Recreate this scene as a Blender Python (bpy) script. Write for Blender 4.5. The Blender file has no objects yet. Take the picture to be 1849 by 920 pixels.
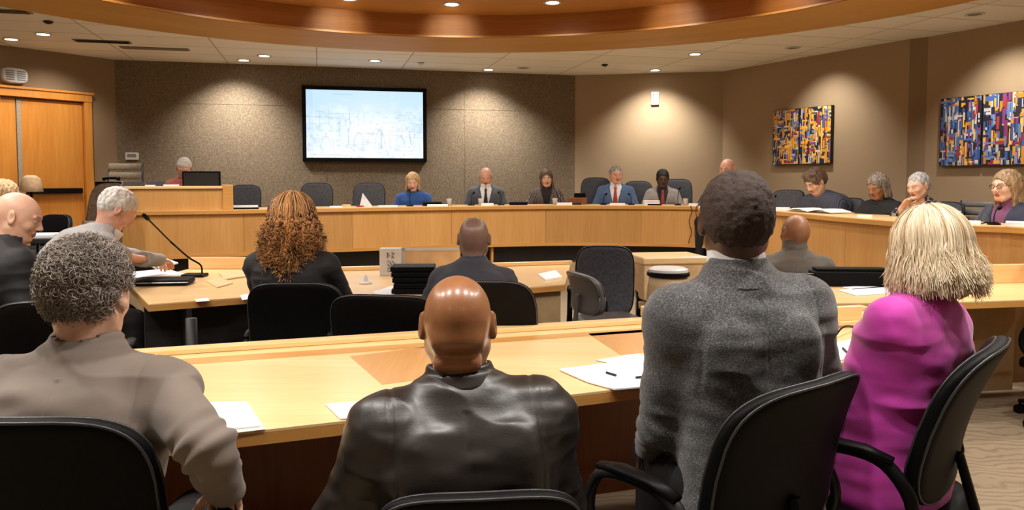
import bpy, math, random
import numpy as np
import openvdb
from mathutils import Vector, Matrix

random.seed(7)
SC = bpy.context.scene
COL = SC.collection
PI = math.pi
R = math.radians

# ------------------------------------------------------------------ camera
CAM_Z, PITCH, F, PY0 = 1.45, 0.055, 1400.0, 402.0
cd = bpy.data.cameras.new('camera')
cam = bpy.data.objects.new('camera', cd)
COL.objects.link(cam)
cam.location = (0, 0, CAM_Z)
cam.rotation_euler = (PI / 2 - PITCH, 0, 0)
cd.sensor_width = 36
cd.lens = F / 1849 * 36
cd.shift_y = -58 / 1849
cd.clip_start = 0.05
SC.camera = cam
cp, sp_ = math.cos(PITCH), math.sin(PITCH)


def ray(px, py):
    u = (px - 924.5) / F
    v = -(py - PY0) / F
    return Vector((u, cp + v * sp_, -sp_ + v * cp))


def at(px, py, Y):
    d = ray(px, py)
    return Vector((0, 0, CAM_Z)) + d * (Y / d.y)


def atz(px, py, z):
    d = ray(px, py)
    return Vector((0, 0, CAM_Z)) + d * ((z - CAM_Z) / d.z)


# ------------------------------------------------------------------ materials
def srgb(r, g, b):
    def c(v):
        v /= 255
        return v / 12.92 if v <= .04045 else ((v + .055) / 1.055) ** 2.4
    return (c(r), c(g), c(b), 1)


class NT:
    def __init__(s, name):
        s.m = bpy.data.materials.new(name)
        s.m.use_nodes = True
        s.t = s.m.node_tree
        s.b = s.t.nodes['Principled BSDF']

    def n(s, kind, **kw):
        nd = s.t.nodes.new(kind)
        for k, v in kw.items():
            if k.startswith('i_'):
                nd.inputs[k[2:].replace('_', ' ')].default_value = v
            else:
                setattr(nd, k, v)
        return nd

    def l(s, a, b):
        s.t.links.new(a, b)

    def coords(s, kind='Object', scale=(1, 1, 1)):
        tc = s.n('ShaderNodeTexCoord')
        mp = s.n('ShaderNodeMapping')
        mp.inputs['Scale'].default_value = scale
        s.l(tc.outputs[kind], mp.inputs[0])
        return mp.outputs[0]

    def noise(s, vec, scale, detail=4, rough=.55, dist=0):
        nd = s.n('ShaderNodeTexNoise')
        nd.inputs['Scale'].default_value = scale
        nd.inputs['Detail'].default_value = detail
        nd.inputs['Roughness'].default_value = rough
        nd.inputs['Distortion'].default_value = dist
        s.l(vec, nd.inputs['Vector'])
        return nd.outputs['Fac']

    def ramp(s, fac, stops):
        r = s.n('ShaderNodeValToRGB')
        e = r.color_ramp.elements
        while len(e) < len(stops):
            e.new(.5)
        for k, (p, c) in enumerate(stops):
            e[k].position = p
            e[k].color = c
        s.l(fac, r.inputs[0])
        return r.outputs[0]

    def bump(s, h, strength=.3, dist=.002, prev=None):
        b = s.n('ShaderNodeBump')
        b.inputs['Strength'].default_value = strength
        b.inputs['Distance'].default_value = dist
        s.l(h, b.inputs['Height'])
        if prev is not None:
            s.l(prev, b.inputs['Normal'])
        s.l(b.outputs[0], s.b.inputs['Normal'])
        return b.outputs[0]

    def set(s, **kw):
        for k, v in kw.items():
            s.b.inputs[k.replace('_', ' ')].default_value = v
        return s.m


def mul(c, f):
    return (c[0] * f, c[1] * f, c[2] * f, 1)


def plain(name, c, rough=.5, metal=0, var=.12, scale=30, bump=0, bscale=300, coat=0, kind='Object', sheen=0):
    t = NT(name)
    v = t.coords(kind)
    f = t.noise(v, scale, 3)
    t.l(t.ramp(f, [(.3, mul(c, 1 - var)), (.7, mul(c, 1 + var))]), t.b.inputs['Base Color'])
    t.set(Roughness=rough, Metallic=metal, Coat_Weight=coat, Coat_Roughness=.15, Sheen_Weight=sheen)
    if bump:
        t.bump(t.noise(v, bscale, 2), bump, .001)
    return t.m


def wood(name, c1, c2, rough=.35, seam=0, gscale=(1.2, 22, 22), coat=.25, kind='UV'):
    """straight grained veneer; UVs are metres, grain runs along the first axis of gscale's smallest value"""
    t = NT(name)
    v = t.coords(kind, gscale)
    a = t.noise(v, 2.2, 6, .6, .6)
    big = t.noise(t.coords(kind, tuple(g * .12 for g in gscale)), 2.0, 2)
    mixf = t.n('ShaderNodeMath', operation='MULTIPLY_ADD')
    t.l(a, mixf.inputs[0])
    mixf.inputs[1].default_value = .55
    m2 = t.n('ShaderNodeMath', operation='MULTIPLY')
    t.l(big, m2.inputs[0])
    m2.inputs[1].default_value = .45
    t.l(m2.outputs[0], mixf.inputs[2])
    col = t.ramp(mixf.outputs[0], [(.32, c2), (.5, tuple((x + y) / 2 for x, y in zip(c1, c2))), (.68, c1)])
    if seam:
        # veneer sheets: each 'seam' metres wide along U takes its own slight tone, with a fine joint between
        tc = t.n('ShaderNodeTexCoord')
        sx = t.n('ShaderNodeSeparateXYZ')
        t.l(tc.outputs[kind], sx.inputs[0])
        dv = t.n('ShaderNodeMath', operation='DIVIDE')
        t.l(sx.outputs[0], dv.inputs[0])
        dv.inputs[1].default_value = seam
        fl = t.n('ShaderNodeMath', operation='FLOOR')
        t.l(dv.outputs[0], fl.inputs[0])
        wn = t.n('ShaderNodeTexWhiteNoise', noise_dimensions='1D')
        t.l(fl.outputs[0], wn.inputs['W'])
        mr = t.n('ShaderNodeMapRange')
        mr.inputs['To Min'].default_value = .84
        mr.inputs['To Max'].default_value = 1.08
        t.l(wn.outputs['Value'], mr.inputs['Value'])
        fr = t.n('ShaderNodeMath', operation='FRACT')
        t.l(dv.outputs[0], fr.inputs[0])
        lt = t.n('ShaderNodeMath', operation='GREATER_THAN')
        t.l(fr.outputs[0], lt.inputs[0])
        lt.inputs[1].default_value = .006 / seam
        ml = t.n('ShaderNodeMapRange')
        ml.inputs['To Min'].default_value = .55
        t.l(lt.outputs[0], ml.inputs['Value'])
        mm = t.n('ShaderNodeMath', operation='MULTIPLY')
        t.l(mr.outputs[0], mm.inputs[0])
        t.l(ml.outputs[0], mm.inputs[1])
        vm = t.n('ShaderNodeVectorMath', operation='SCALE')
        t.l(col, vm.inputs[0])
        t.l(mm.outputs[0], vm.inputs['Scale'])
        col = vm.outputs[0]
    t.l(col, t.b.inputs['Base Color'])
    t.set(Roughness=rough, Coat_Weight=coat, Coat_Roughness=.2)
    t.bump(a, .04, .001)
    return t.m


M = {}
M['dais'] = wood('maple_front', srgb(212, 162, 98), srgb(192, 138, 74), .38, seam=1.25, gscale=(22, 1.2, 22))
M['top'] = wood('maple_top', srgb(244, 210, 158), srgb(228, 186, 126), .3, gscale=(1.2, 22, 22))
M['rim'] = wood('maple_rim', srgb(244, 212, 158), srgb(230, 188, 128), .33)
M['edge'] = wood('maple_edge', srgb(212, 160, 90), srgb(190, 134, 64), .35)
M['inlay'] = wood('maple_inlay', srgb(214, 162, 100), srgb(192, 136, 76), .32, gscale=(22, 1.2, 22))
M['panel'] = wood('desk_panel_brown', srgb(150, 88, 36), srgb(116, 62, 22), .45, gscale=(22, 1.2, 22))
M['tanpanel'] = plain('laminate_tan', srgb(176, 150, 112), .5, var=.05)
M['ring'] = wood('ring_maple', srgb(198, 150, 74), srgb(182, 131, 56), .6, gscale=(1, 14, 14), coat=0)
M['riser'] = wood('ring_riser_cherry', srgb(178, 118, 54), srgb(146, 88, 34), .5, gscale=(1, 14, 14), coat=0)
M['cupola'] = wood('inner_ceiling_maple', srgb(206, 150, 78), srgb(188, 128, 58), .45, gscale=(1.5, 14, 14), kind='Object')
M['doorw'] = wood('door_maple', srgb(208, 142, 62), srgb(184, 114, 42), .35, gscale=(14, 1, 14), kind='UV')
M['wall'] = plain('wall_paint', srgb(158, 136, 108), .75, var=.03, scale=2, bump=.15, bscale=180)
M['wall2'] = plain('wall_brown_and_pier_shade', srgb(136, 114, 88), .75, var=.03, scale=2, bump=.15, bscale=180)  # brown of the door wall; on the pier it paints in weaker light
M['black'] = plain('black_leather', srgb(9, 9, 10), .58, var=.2, bump=.15, bscale=220)
M['blackp'] = plain('black_plastic', srgb(10, 10, 11), .45)
for q_ in ('black', 'blackp'):
    M[q_].node_tree.nodes['Principled BSDF'].inputs['Specular IOR Level'].default_value = .12
M['piping'] = plain('grey_piping', srgb(48, 50, 54), .35)
M['greyl'] = plain('grey_leather', srgb(84, 80, 78), .42, var=.12, bump=.15, bscale=220)
M['greyf'] = plain('charcoal_fabric', srgb(66, 68, 74), .85, var=.35, scale=60, bump=.4, bscale=400)
M['toe'] = plain('black_toe_kick', srgb(22, 21, 22), .55)
M['metal'] = plain('brushed_metal', srgb(150, 150, 152), .35, metal=1)
M['dmetal'] = plain('dark_metal', srgb(40, 40, 42), .4, metal=.6)
M['paper'] = plain('white_paper', srgb(236, 238, 242), .7, var=.03)
M['paper2'] = plain('printed_paper', srgb(205, 210, 216), .7, var=.12, scale=14)
M['kraft'] = plain('kraft_card', srgb(214, 180, 132), .7, var=.14, scale=9)
M['white'] = plain('white_plastic', srgb(200, 200, 198), .4, var=.03)
M['grill'] = plain('grey_grille', srgb(120, 118, 116), .5)
M['ink'] = plain('black_ink', srgb(18, 20, 30), .5)
M['redp'] = plain('red_plastic', srgb(150, 40, 30), .4)
M['tape'] = plain('frosted_tape', srgb(220, 214, 200), .35, var=.05)
M['cream'] = plain('cream_slat', srgb(150, 136, 116), .6)
M['brownf'] = plain('brown_fabric', srgb(84, 66, 50), .8, var=.4, scale=30)

# acoustic fabric of the back wall
t = NT('acoustic_fabric')
v = t.coords('Object')
a = t.noise(v, 55, 5, .75)
t.l(t.ramp(a, [(.35, srgb(88, 76, 62)), (.5, srgb(112, 98, 80)), (.66, srgb(138, 122, 102))]), t.b.inputs['Base Color'])
t.set(Roughness=.9)
t.bump(a, .35, .004)
M['acoustic'] = t.m

# ceiling tiles
t = NT('ceiling_tile')
tc = t.n('ShaderNodeTexCoord')
mp = t.n('ShaderNodeMapping')
mp.inputs['Rotation'].default_value = (0, 0, R(-14))
t.l(tc.outputs['Object'], mp.inputs[0])
br = t.n('ShaderNodeTexBrick')
br.offset = 0
br.inputs['Scale'].default_value = 1
br.inputs['Brick Width'].default_value = 1.22
br.inputs['Row Height'].default_value = .61
br.inputs['Mortar Size'].default_value = .009
br.inputs['Color1'].default_value = srgb(236, 232, 226)
br.inputs['Color2'].default_value = srgb(228, 224, 216)
br.inputs['Mortar'].default_value = srgb(176, 168, 156)
t.l(mp.outputs[0], br.inputs['Vector'])
t.l(br.outputs['Color'], t.b.inputs['Base Color'])
t.set(Roughness=.85)
t.bump(t.noise(mp.outputs[0], 90, 3), .2, .002)
M['tile'] = t.m

# carpet: tan with a brown wavy figure
t = NT('carpet')
v = t.coords('Object')
wv = t.n('ShaderNodeTexWave', wave_type='BANDS', bands_direction='Y')
wv.inputs['Scale'].default_value = 4.5
wv.inputs['Distortion'].default_value = 16
wv.inputs['Detail'].default_value = 3
wv.inputs['Detail Scale'].default_value = .7
t.l(v, wv.inputs['Vector'])
c1 = t.ramp(wv.outputs['Fac'], [(.0, srgb(128, 112, 90)), (.2, srgb(140, 123, 99)), (.7, srgb(148, 131, 106))])
t.l(c1, t.b.inputs['Base Color'])
t.set(Roughness=.95)
t.bump(t.noise(v, 350, 2), .6, .004)
M['carpet'] = t.m
M['platform'] = plain('platform_carpet', srgb(176, 154, 122), .95, var=.1, bump=.5, bscale=350)


def emit(name, c, strength):
    t = NT(name)
    t.b.inputs['Base Color'].default_value = c
    t.b.inputs['Emission Color'].default_value = c
    t.b.inputs['Emission Strength'].default_value = strength
    return t.m


M['lamp'] = emit('lamp_glass', (1, .93, .82, 1), 9)


def vcol(name, rough=.6, em=0, bump=0):
    t = NT(name)
    at_ = t.n('ShaderNodeAttribute', attribute_name='Col')
    t.l(at_.outputs['Color'], t.b.inputs['Base Color'])
    t.set(Roughness=rough)
    if em:
        t.t.links.remove(t.b.inputs['Base Color'].links[0])
        t.b.inputs['Base Color'].default_value = (.01, .01, .012, 1)
        t.l(at_.outputs['Color'], t.b.inputs['Emission Color'])
        t.b.inputs['Emission Strength'].default_value = em
    return t.m


M['canvas'] = vcol('painted_canvas', .6)
M['screenpic'] = vcol('lit_screen', .3, em=.56)


def skin(name, c, rough=.45, coat=.0):
    t = NT(name)
    v = t.coords('Object')
    f = t.noise(v, 18, 4)
    t.l(t.ramp(f, [(.3, mul(c, .86)), (.7, mul(c, 1.1))]), t.b.inputs['Base Color'])
    t.set(Roughness=rough, Subsurface_Weight=.08, Subsurface_Scale=.02, Coat_Weight=coat, Coat_Roughness=.18)
    t.b.inputs['Subsurface Radius'].default_value = (1, .4, .2)
    t.bump(t.noise(v, 160, 3), .12, .001)
    return t.m


SK = {
    'pale': (skin('skin_pale', srgb(222, 178, 154)), srgb(176, 96, 86)),
    'pink': (skin('skin_pink', srgb(214, 162, 138)), srgb(170, 84, 76)),
    'tan': (skin('skin_tan', srgb(150, 104, 76)), srgb(130, 66, 54)),
    'brown': (skin('skin_brown', srgb(150, 100, 64), .34, .35), srgb(96, 48, 38)),
    'midbrown': (skin('skin_midbrown', srgb(122, 94, 80), .4, .1), srgb(90, 46, 40)),
    'dark': (skin('skin_dark', srgb(84, 56, 44), .42, .1), srgb(70, 34, 32)),
}
LIPS = {k: plain('lip_' + k, v[1], .4) for k, v in SK.items()}
M['eyew'] = plain('eye_white', srgb(168, 158, 148), .45)
M['iris'] = plain('eye_iris', srgb(40, 28, 20), .15)


def cloth(name, c, rough=.85, var=.12, scale=40, bump=.25, bscale=500, sheen=.2):
    return plain(name, c, rough, 0, var, scale, bump, bscale, sheen=sheen)


C = {}
C['taupe'] = cloth('taupe_wool', srgb(116, 104, 94), .8, .05, 6, .25, 700)
C['navysuit'] = cloth('charcoal_navy_suit', srgb(40, 42, 50), .8, .05, sheen=.05)
C['blacksuit'] = cloth('black_suiting', srgb(14, 14, 17), .75, .1, sheen=.03)
C['black'] = cloth('black_knit', srgb(12, 12, 13), .85, sheen=0)
C['greysuit'] = cloth('light_grey_suit', srgb(150, 148, 148), .8, .05)
C['suit2'] = cloth('slate_suit', srgb(72, 76, 86), .8)
C['blue'] = cloth('blue_sweater', srgb(40, 82, 148), .85)
C['bluesuit'] = cloth('blue_suit', srgb(66, 92, 132), .8)
C['lgrey'] = cloth('pale_grey_jacket', srgb(140, 134, 130), .85)
C['olive'] = cloth('brown_grey_sweater', srgb(82, 74, 64), .9, .1)
C['navy'] = cloth('navy_blazer', srgb(28, 36, 58), .8)
C['white'] = cloth('white_shirt', srgb(222, 224, 228), .8, .02)
C['jeans'] = cloth('blue_denim', srgb(40, 62, 100), .9, .25, 60)
C['darkpants'] = cloth('dark_trousers', srgb(20, 20, 22), .85, sheen=0)
C['redtie'] = cloth('red_tie', srgb(158, 34, 34), .5, .3, 60)
C['blktie'] = cloth('black_tie', srgb(18, 18, 24), .5)
C['shoe'] = plain('black_shoe', srgb(18, 16, 15), .35)
C['scarf'] = cloth('dark_scarf', srgb(36, 28, 32), .9)

# leather jacket
t = NT('dark_brown_leather')
v = t.coords('Object')
n1 = t.noise(v, 7, 4, .6, .5)
t.l(t.ramp(n1, [(.3, srgb(26, 22, 20)), (.7, srgb(42, 37, 33))]), t.b.inputs['Base Color'])
t.set(Roughness=.40, Coat_Weight=.2, Coat_Roughness=.3)
b1 = t.bump(n1, .2, .008)
t.bump(t.noise(v, 240, 3), .2, .0015, b1)
C['leather'] = t.m

# grey tweed: salt and pepper yarn
t = NT('grey_tweed')
v = t.coords('Object', (1, 1, 1.7))
n1 = t.noise(v, 190, 3, .8)
n2 = t.noise(v, 9, 3)
mx = t.n('ShaderNodeMath', operation='MULTIPLY_ADD')
t.l(n2, mx.inputs[0])
mx.inputs[1].default_value = .25
t.l(n1, mx.inputs[2])
t.l(t.ramp(mx.outputs[0], [(.46, srgb(34, 34, 36)), (.64, srgb(78, 79, 81)), (.82, srgb(138, 138, 138))]), t.b.inputs['Base Color'])
t.set(Roughness=.95, Sheen_Weight=.3)
t.bump(n1, .5, .003)
C['tweed'] = t.m

t = NT('magenta_knit')
v = t.coords('Object')
n1 = t.noise(v, 12, 3)
t.l(t.ramp(n1, [(.3, srgb(196, 48, 164)), (.7, srgb(214, 66, 184))]), t.b.inputs['Base Color'])
t.set(Roughness=.75, Sheen_Weight=.35)
t.bump(t.noise(v, 420, 2), .25, .0015)
C['magenta'] = t.m


def striped(name, cols, axis=0, scale=22, dist=1.0):
    t = NT(name)
    v = t.coords('Object')
    w = t.n('ShaderNodeTexWave', wave_type='BANDS', bands_direction='XYZ'[axis])
    w.inputs['Scale'].default_value = scale
    w.inputs['Distortion'].default_value = dist
    t.l(v, w.inputs['Vector'])
    k = len(cols)
    t.l(t.ramp(w.outputs['Fac'], [(i / k + .05, c) for i, c in enumerate(cols)]), t.b.inputs['Base Color'])
    t.set(Roughness=.9)
    return t.m


C['stripe'] = striped('striped_grey_knit', [srgb(44, 48, 62), srgb(88, 92, 108), srgb(60, 62, 78)], 0, 9, 1.5)
C['pattern'] = striped('black_white_pattern', [srgb(40, 34, 36), srgb(170, 160, 156), srgb(60, 48, 50)], 0, 8, 14)
t = NT('plaid_jacket')
v = t.coords('Object')
ck = t.n('ShaderNodeTexChecker')
ck.inputs['Scale'].default_value = 26
ck.inputs['Color1'].default_value = srgb(30, 30, 34)
ck.inputs['Color2'].default_value = srgb(132, 128, 128)
t.l(v, ck.inputs['Vector'])
t.l(ck.outputs[0], t.b.inputs['Base Color'])
t.set(Roughness=.9)
C['plaid'] = t.m


def hairmat(name, lo, hi, rough=.5):
    t = NT(name)
    a_ = t.n('ShaderNodeAttribute', attribute_name='shade')
    t.l(t.ramp(a_.outputs['Fac'], [(0, lo), (1, hi)]), t.b.inputs['Base Color'])
    t.set(Roughness=rough)
    t.b.inputs['Specular IOR Level'].default_value = .35
    return t.m


def hairshell(name, lo, hi, s=(60, 60, 9), rough=.6):
    t = NT(name)
    v = t.coords('Object', s)
    f = t.noise(v, 1.0, 4, .6, .4)
    t.l(t.ramp(f, [(.34, lo), (.66, hi)]), t.b.inputs['Base Color'])
    t.set(Roughness=rough)
    t.bump(f, .5, .006)
    return t.m


H = {
    'white': hairshell('white_hair', srgb(176, 170, 162), srgb(228, 224, 218)),
    'grey': hairshell('grey_hair', srgb(98, 92, 86), srgb(166, 160, 152)),
    'silver': hairshell('silver_hair', srgb(120, 118, 118), srgb(188, 186, 184)),
    'blond': hairshell('blond_hair', srgb(160, 122, 78), srgb(220, 190, 146)),
    'brown': hairshell('brown_hair', srgb(72, 54, 40), srgb(120, 96, 76)),
    'dkbrown': hairshell('dark_brown_hair', srgb(44, 34, 28), srgb(92, 74, 62)),
    'auburn': hairshell('auburn_hair_base', srgb(92, 56, 30), srgb(150, 100, 58)),
    'black': hairshell('black_hair', srgb(14, 12, 12), srgb(34, 30, 28)),
    'saltpepper': hairshell('salt_pepper_hair', srgb(66, 56, 48), srgb(150, 138, 124)),
    'stubble': hairshell('cropped_dark_hair', srgb(44, 32, 26), srgb(66, 50, 42), (200, 200, 200), .8),
    'greycrop': hairshell('cropped_grey_hair', srgb(96, 84, 78), srgb(128, 116, 110), (200, 200, 200), .8),
}
HS = {
    'greycurl': hairmat('grey_curl_strands', srgb(116, 107, 99), srgb(164, 154, 145)),
    'afro': hairmat('dark_tight_curls', srgb(30, 24, 22), srgb(84, 68, 62), .75),
    'blonde': hairmat('blonde_strands', srgb(172, 140, 96), srgb(252, 240, 212), .38),
    'auburn': hairmat('auburn_curl_strands', srgb(52, 32, 18), srgb(222, 168, 110), .42),
    'auburntop': hairmat('auburn_smooth_strands', srgb(120, 80, 44), srgb(210, 162, 104), .42),
}


# ------------------------------------------------------------------ objects
def link(o, parent=None):
    COL.objects.link(o)
    if parent is not None:
        o.parent = parent
    return o


def tag(o, label=None, cat=None, group=None, kind=None):
    if label:
        o['label'] = label
    if cat:
        o['category'] = cat
    if group:
        o['group'] = group
    if kind:
        o['kind'] = kind
    return o


def empty(name, loc, rz=0, label=None, cat=None, group=None):
    o = bpy.data.objects.new(name, None)
    o.location = loc
    o.rotation_euler = (0, 0, rz)
    o.empty_display_size = .1
    COL.objects.link(o)
    return tag(o, label, cat, group)


def children(o):
    return [c for c in list(COL.objects) if c.parent == o]


def copy_tree(o, parent=None):
    c = o.copy()
    COL.objects.link(c)
    c.parent = parent
    for ch in list(o.children):
        copy_tree(ch, c)
    return c


class MB:
    """collects shapes with uvs in metres into one mesh"""

    def __init__(s):
        s.v, s.f, s.uv, s.mi, s.cur = [], [], [], [], 0

    def add(s, vs, fs, uvs=None, xf=None):
        b = len(s.v)
        for p in vs:
            p = Vector(p)
            if xf is not None:
                p = xf @ p
            s.v.append(p)
        for k, f in enumerate(fs):
            s.f.append([b + i for i in f])
            s.mi.append(s.cur)
            if uvs:
                s.uv.append(uvs[k])
            else:
                P = [Vector(vs[i]) for i in f]
                n = (P[1] - P[0]).cross(P[2] - P[0])
                ax = max(range(3), key=lambda i: abs(n[i]))
                a, b_ = [(1, 2), (0, 2), (0, 1)][ax]
                s.uv.append([(p[a], p[b_]) for p in P])
        return s

    def box(s, c, d, xf=None):
        x, y, z = [q / 2 for q in d]
        vs = [(c[0] + i * x, c[1] + j * y, c[2] + k * z) for i in (-1, 1) for j in (-1, 1) for k in (-1, 1)]
        return s.add(vs, [(0, 1, 3, 2), (4, 6, 7, 5), (0, 4, 5, 1), (2, 3, 7, 6), (0, 2, 6, 4), (1, 5, 7, 3)], None, xf)

    def prism(s, poly, z0, z1, xf=None):
        """poly counter-clockwise seen from above"""
        n = len(poly)
        vs = [(p[0], p[1], z0) for p in poly] + [(p[0], p[1], z1) for p in poly]
        fs = [tuple(range(n - 1, -1, -1)), tuple(range(n, 2 * n))]
        uv = [[(poly[i][0], poly[i][1]) for i in range(n - 1, -1, -1)], [(p[0], p[1]) for p in poly]]
        L = 0
        for i in range(n):
            j = (i + 1) % n
            d = math.dist(poly[i][:2], poly[j][:2])
            fs.append((i, j, n + j, n + i))
            uv.append([(L, z0), (L + d, z0), (L + d, z1), (L, z1)])
            L += d
        return s.add(vs, fs, uv, xf)

    def tube(s, path, r, n=8, xf=None, flat=1, caps=True):
        path = [Vector(p) for p in path]
        m = len(path)
        rs = r if isinstance(r, (list, tuple)) else [r] * m
        up = Vector((0, 0, 1))
        vs, fs = [], []
        prev = None
        for i, p in enumerate(path):
            d = (path[min(i + 1, m - 1)] - path[max(i - 1, 0)]).normalized()
            if prev is None:
                a = up if abs(d.z) < .9 else Vector((1, 0, 0))
                u = d.cross(a).normalized()
            else:
                u = (prev - d * prev.dot(d)).normalized()
            prev = u
            w = d.cross(u)
            for k in range(n):
                t = 2 * PI * k / n
                vs.append(p + u * math.cos(t) * rs[i] + w * math.sin(t) * rs[i] * flat)
        for i in range(m - 1):
            for k in range(n):
                a, b = i * n + k, i * n + (k + 1) % n
                fs.append((a, b, b + n, a + n))
        if caps:
            fs.append(tuple(range(n - 1, -1, -1)))
            fs.append(tuple(range((m - 1) * n, m * n)))
        return s.add(vs, fs, None, xf)

    def lathe(s, prof, n=24, xf=None, closed=False):
        """prof: (r, z) from bottom to top"""
        vs, fs = [], []
        for r_, z in prof:
            for k in range(n):
                t = 2 * PI * k / n
                vs.append((r_ * math.cos(t), r_ * math.sin(t), z))
        for i in range(len(prof) - 1):
            for k in range(n):
                a, b = i * n + k, i * n + (k + 1) % n
                fs.append((a, b, b + n, a + n))
        if closed:
            e = (len(prof) - 1) * n
            for k in range(n):
                fs.append((e + k, e + (k + 1) % n, (k + 1) % n, k))
        else:
            fs.append(tuple(range(n - 1, -1, -1)))
            fs.append(tuple(range((len(prof) - 1) * n, len(prof) * n)))
        return s.add(vs, fs, None, xf)

    def build(s, name, mat, parent=None, smooth=False, bevel=0, sub=0, angle=None):
        me = bpy.data.meshes.new(name)
        me.from_pydata([tuple(p) for p in s.v], [], s.f)
        uvl = me.uv_layers.new(name='UVMap')
        flat = [c for f in s.uv for p in f for c in p]
        uvl.data.foreach_set('uv', flat)
        for m_ in (mat if isinstance(mat, (list, tuple)) else [mat]):
            me.materials.append(m_)
        me.polygons.foreach_set('material_index', s.mi)
        if smooth:
            me.polygons.foreach_set('use_smooth', [True] * len(s.f))
        me.update()
        o = bpy.data.objects.new(name, me)
        if bevel:
            b = o.modifiers.new('b', 'BEVEL')
            b.width = bevel
            b.segments = 2
            b.limit_method = 'ANGLE'
        if sub:
            m_ = o.modifiers.new('s', 'SUBSURF')
            m_.levels = m_.render_levels = sub
        return link(o, parent)


def rotm(rx=0, ry=0, rz=0, loc=(0, 0, 0)):
    return Matrix.Translation(loc) @ Matrix.Rotation(rz, 4, 'Z') @ Matrix.Rotation(ry, 4, 'Y') @ Matrix.Rotation(rx, 4, 'X')


def offset_path(path, d):
    """offset a 2-D open path to its left by d"""
    out = []
    n = len(path)
    for i, p in enumerate(path):
        a = path[max(i - 1, 0)]
        b = path[min(i + 1, n - 1)]
        t = Vector((b[0] - a[0], b[1] - a[1])).normalized()
        out.append((p[0] - t.y * d, p[1] + t.x * d))
    return out


def band(mb, path, d0, d1, z0, z1):
    """solid strip between offsets d0<d1 (left of path) and heights z0<z1"""
    A, B = offset_path(path, d0), offset_path(path, d1)
    n = len(path)
    vs, fs, uv = [], [], []
    L = [0]
    for i in range(1, n):
        L.append(L[-1] + math.dist(path[i], path[i - 1]))
    for i in range(n):
        vs += [(*A[i], z0), (*A[i], z1), (*B[i], z1), (*B[i], z0)]
    hs = [z0, z1, z1 + (d1 - d0), z1 + (d1 - d0) + (z1 - z0), z1 + 2 * (d1 - d0) + (z1 - z0)]
    for i in range(n - 1):
        for k in range(4):
            a, b = 4 * i + k, 4 * i + (k + 1) % 4
            fs.append((a, a + 4, b + 4, b))
            uv.append([(L[i], hs[k]), (L[i + 1], hs[k]), (L[i + 1], hs[k + 1]), (L[i], hs[k + 1])])
    fs.append((0, 1, 2, 3))
    uv.append([(0, z0), (0, z1), (.1, z1), (.1, z0)])
    e = 4 * (n - 1)
    fs.append((e + 3, e + 2, e + 1, e))
    uv.append([(0, z0), (0, z1), (.1, z1), (.1, z0)])
    mb.add(vs, fs, uv)
    return mb


def spline(pts, n=10):
    out = []
    P = [Vector(p) for p in pts]
    P = [P[0] * 2 - P[1]] + P + [P[-1] * 2 - P[-2]]
    for i in range(1, len(P) - 2):
        for k in range(n):
            t = k / n
            a, b, c, d = P[i - 1], P[i], P[i + 1], P[i + 2]
            out.append(.5 * ((2 * b) + (c - a) * t + (2 * a - 5 * b + 4 * c - d) * t * t + (3 * b - a - 3 * c + d) * t ** 3))
    out.append(P[-2])
    return [tuple(p) for p in out]


# ------------------------------------------------------------------ implicit surfaces -> meshes
class Field:
    def __init__(s, lo, hi, vox):
        s.vox = vox
        s.lo = np.array(lo, dtype=np.float32)
        s.n = np.ceil((np.array(hi) - s.lo) / vox).astype(int) + 1
        s.D = np.full(tuple(s.n), .2, np.float32)

    def win(s, lo, hi, pad):
        a = np.clip(np.floor((np.array(lo) - pad - s.lo) / s.vox).astype(int), 0, s.n)
        b = np.clip(np.ceil((np.array(hi) + pad - s.lo) / s.vox).astype(int) + 1, 0, s.n)
        if np.any(b <= a):
            return None
        ax = [(np.arange(a[i], b[i], dtype=np.float32) * s.vox + s.lo[i]) for i in range(3)]
        sl = tuple(slice(a[i], b[i]) for i in range(3))
        return sl, ax[0][:, None, None], ax[1][None, :, None], ax[2][None, None, :]

    def add(s, prim, k=.02):
        fn, lo, hi = prim
        w = s.win(lo, hi, k + 3 * s.vox)
        if w is None:
            return s
        sl, X, Y, Z = w
        d = fn(X, Y, Z)
        D = s.D[sl]
        h = np.clip(.5 + .5 * (D - d) / k, 0, 1)
        s.D[sl] = D * (1 - h) + d * h - k * h * (1 - h)
        return s

    def sub(s, prim, k=.01):
        fn, lo, hi = prim
        w = s.win(lo, hi, k + 3 * s.vox)
        if w is None:
            return s
        sl, X, Y, Z = w
        d = -fn(X, Y, Z)
        D = s.D[sl]
        h = np.clip(.5 + .5 * (d - D) / k, 0, 1)
        s.D[sl] = D * (1 - h) + d * h + k * h * (1 - h)
        return s

    def mesh(s):
        g = openvdb.FloatGrid(background=.2)
        g.copyFromArray(np.clip(s.D, -.2, .2))
        p, q = g.convertToQuads(0.0)
        p = p * s.vox + s.lo
        if len(q) == 0:
            return p, q
        a, b, c, d = p[q[:, 0]], p[q[:, 1]], p[q[:, 2]], p[q[:, 3]]
        nrm = np.cross(c - a, d - b)
        if np.sum(nrm * ((a + c) / 2 - p.mean(0))) < 0:
            q = q[:, ::-1]
        return p.astype(np.float64), q


def bb(pts, r):
    P = np.array([tuple(p) for p in pts])
    return P.min(0) - r, P.max(0) + r


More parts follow.
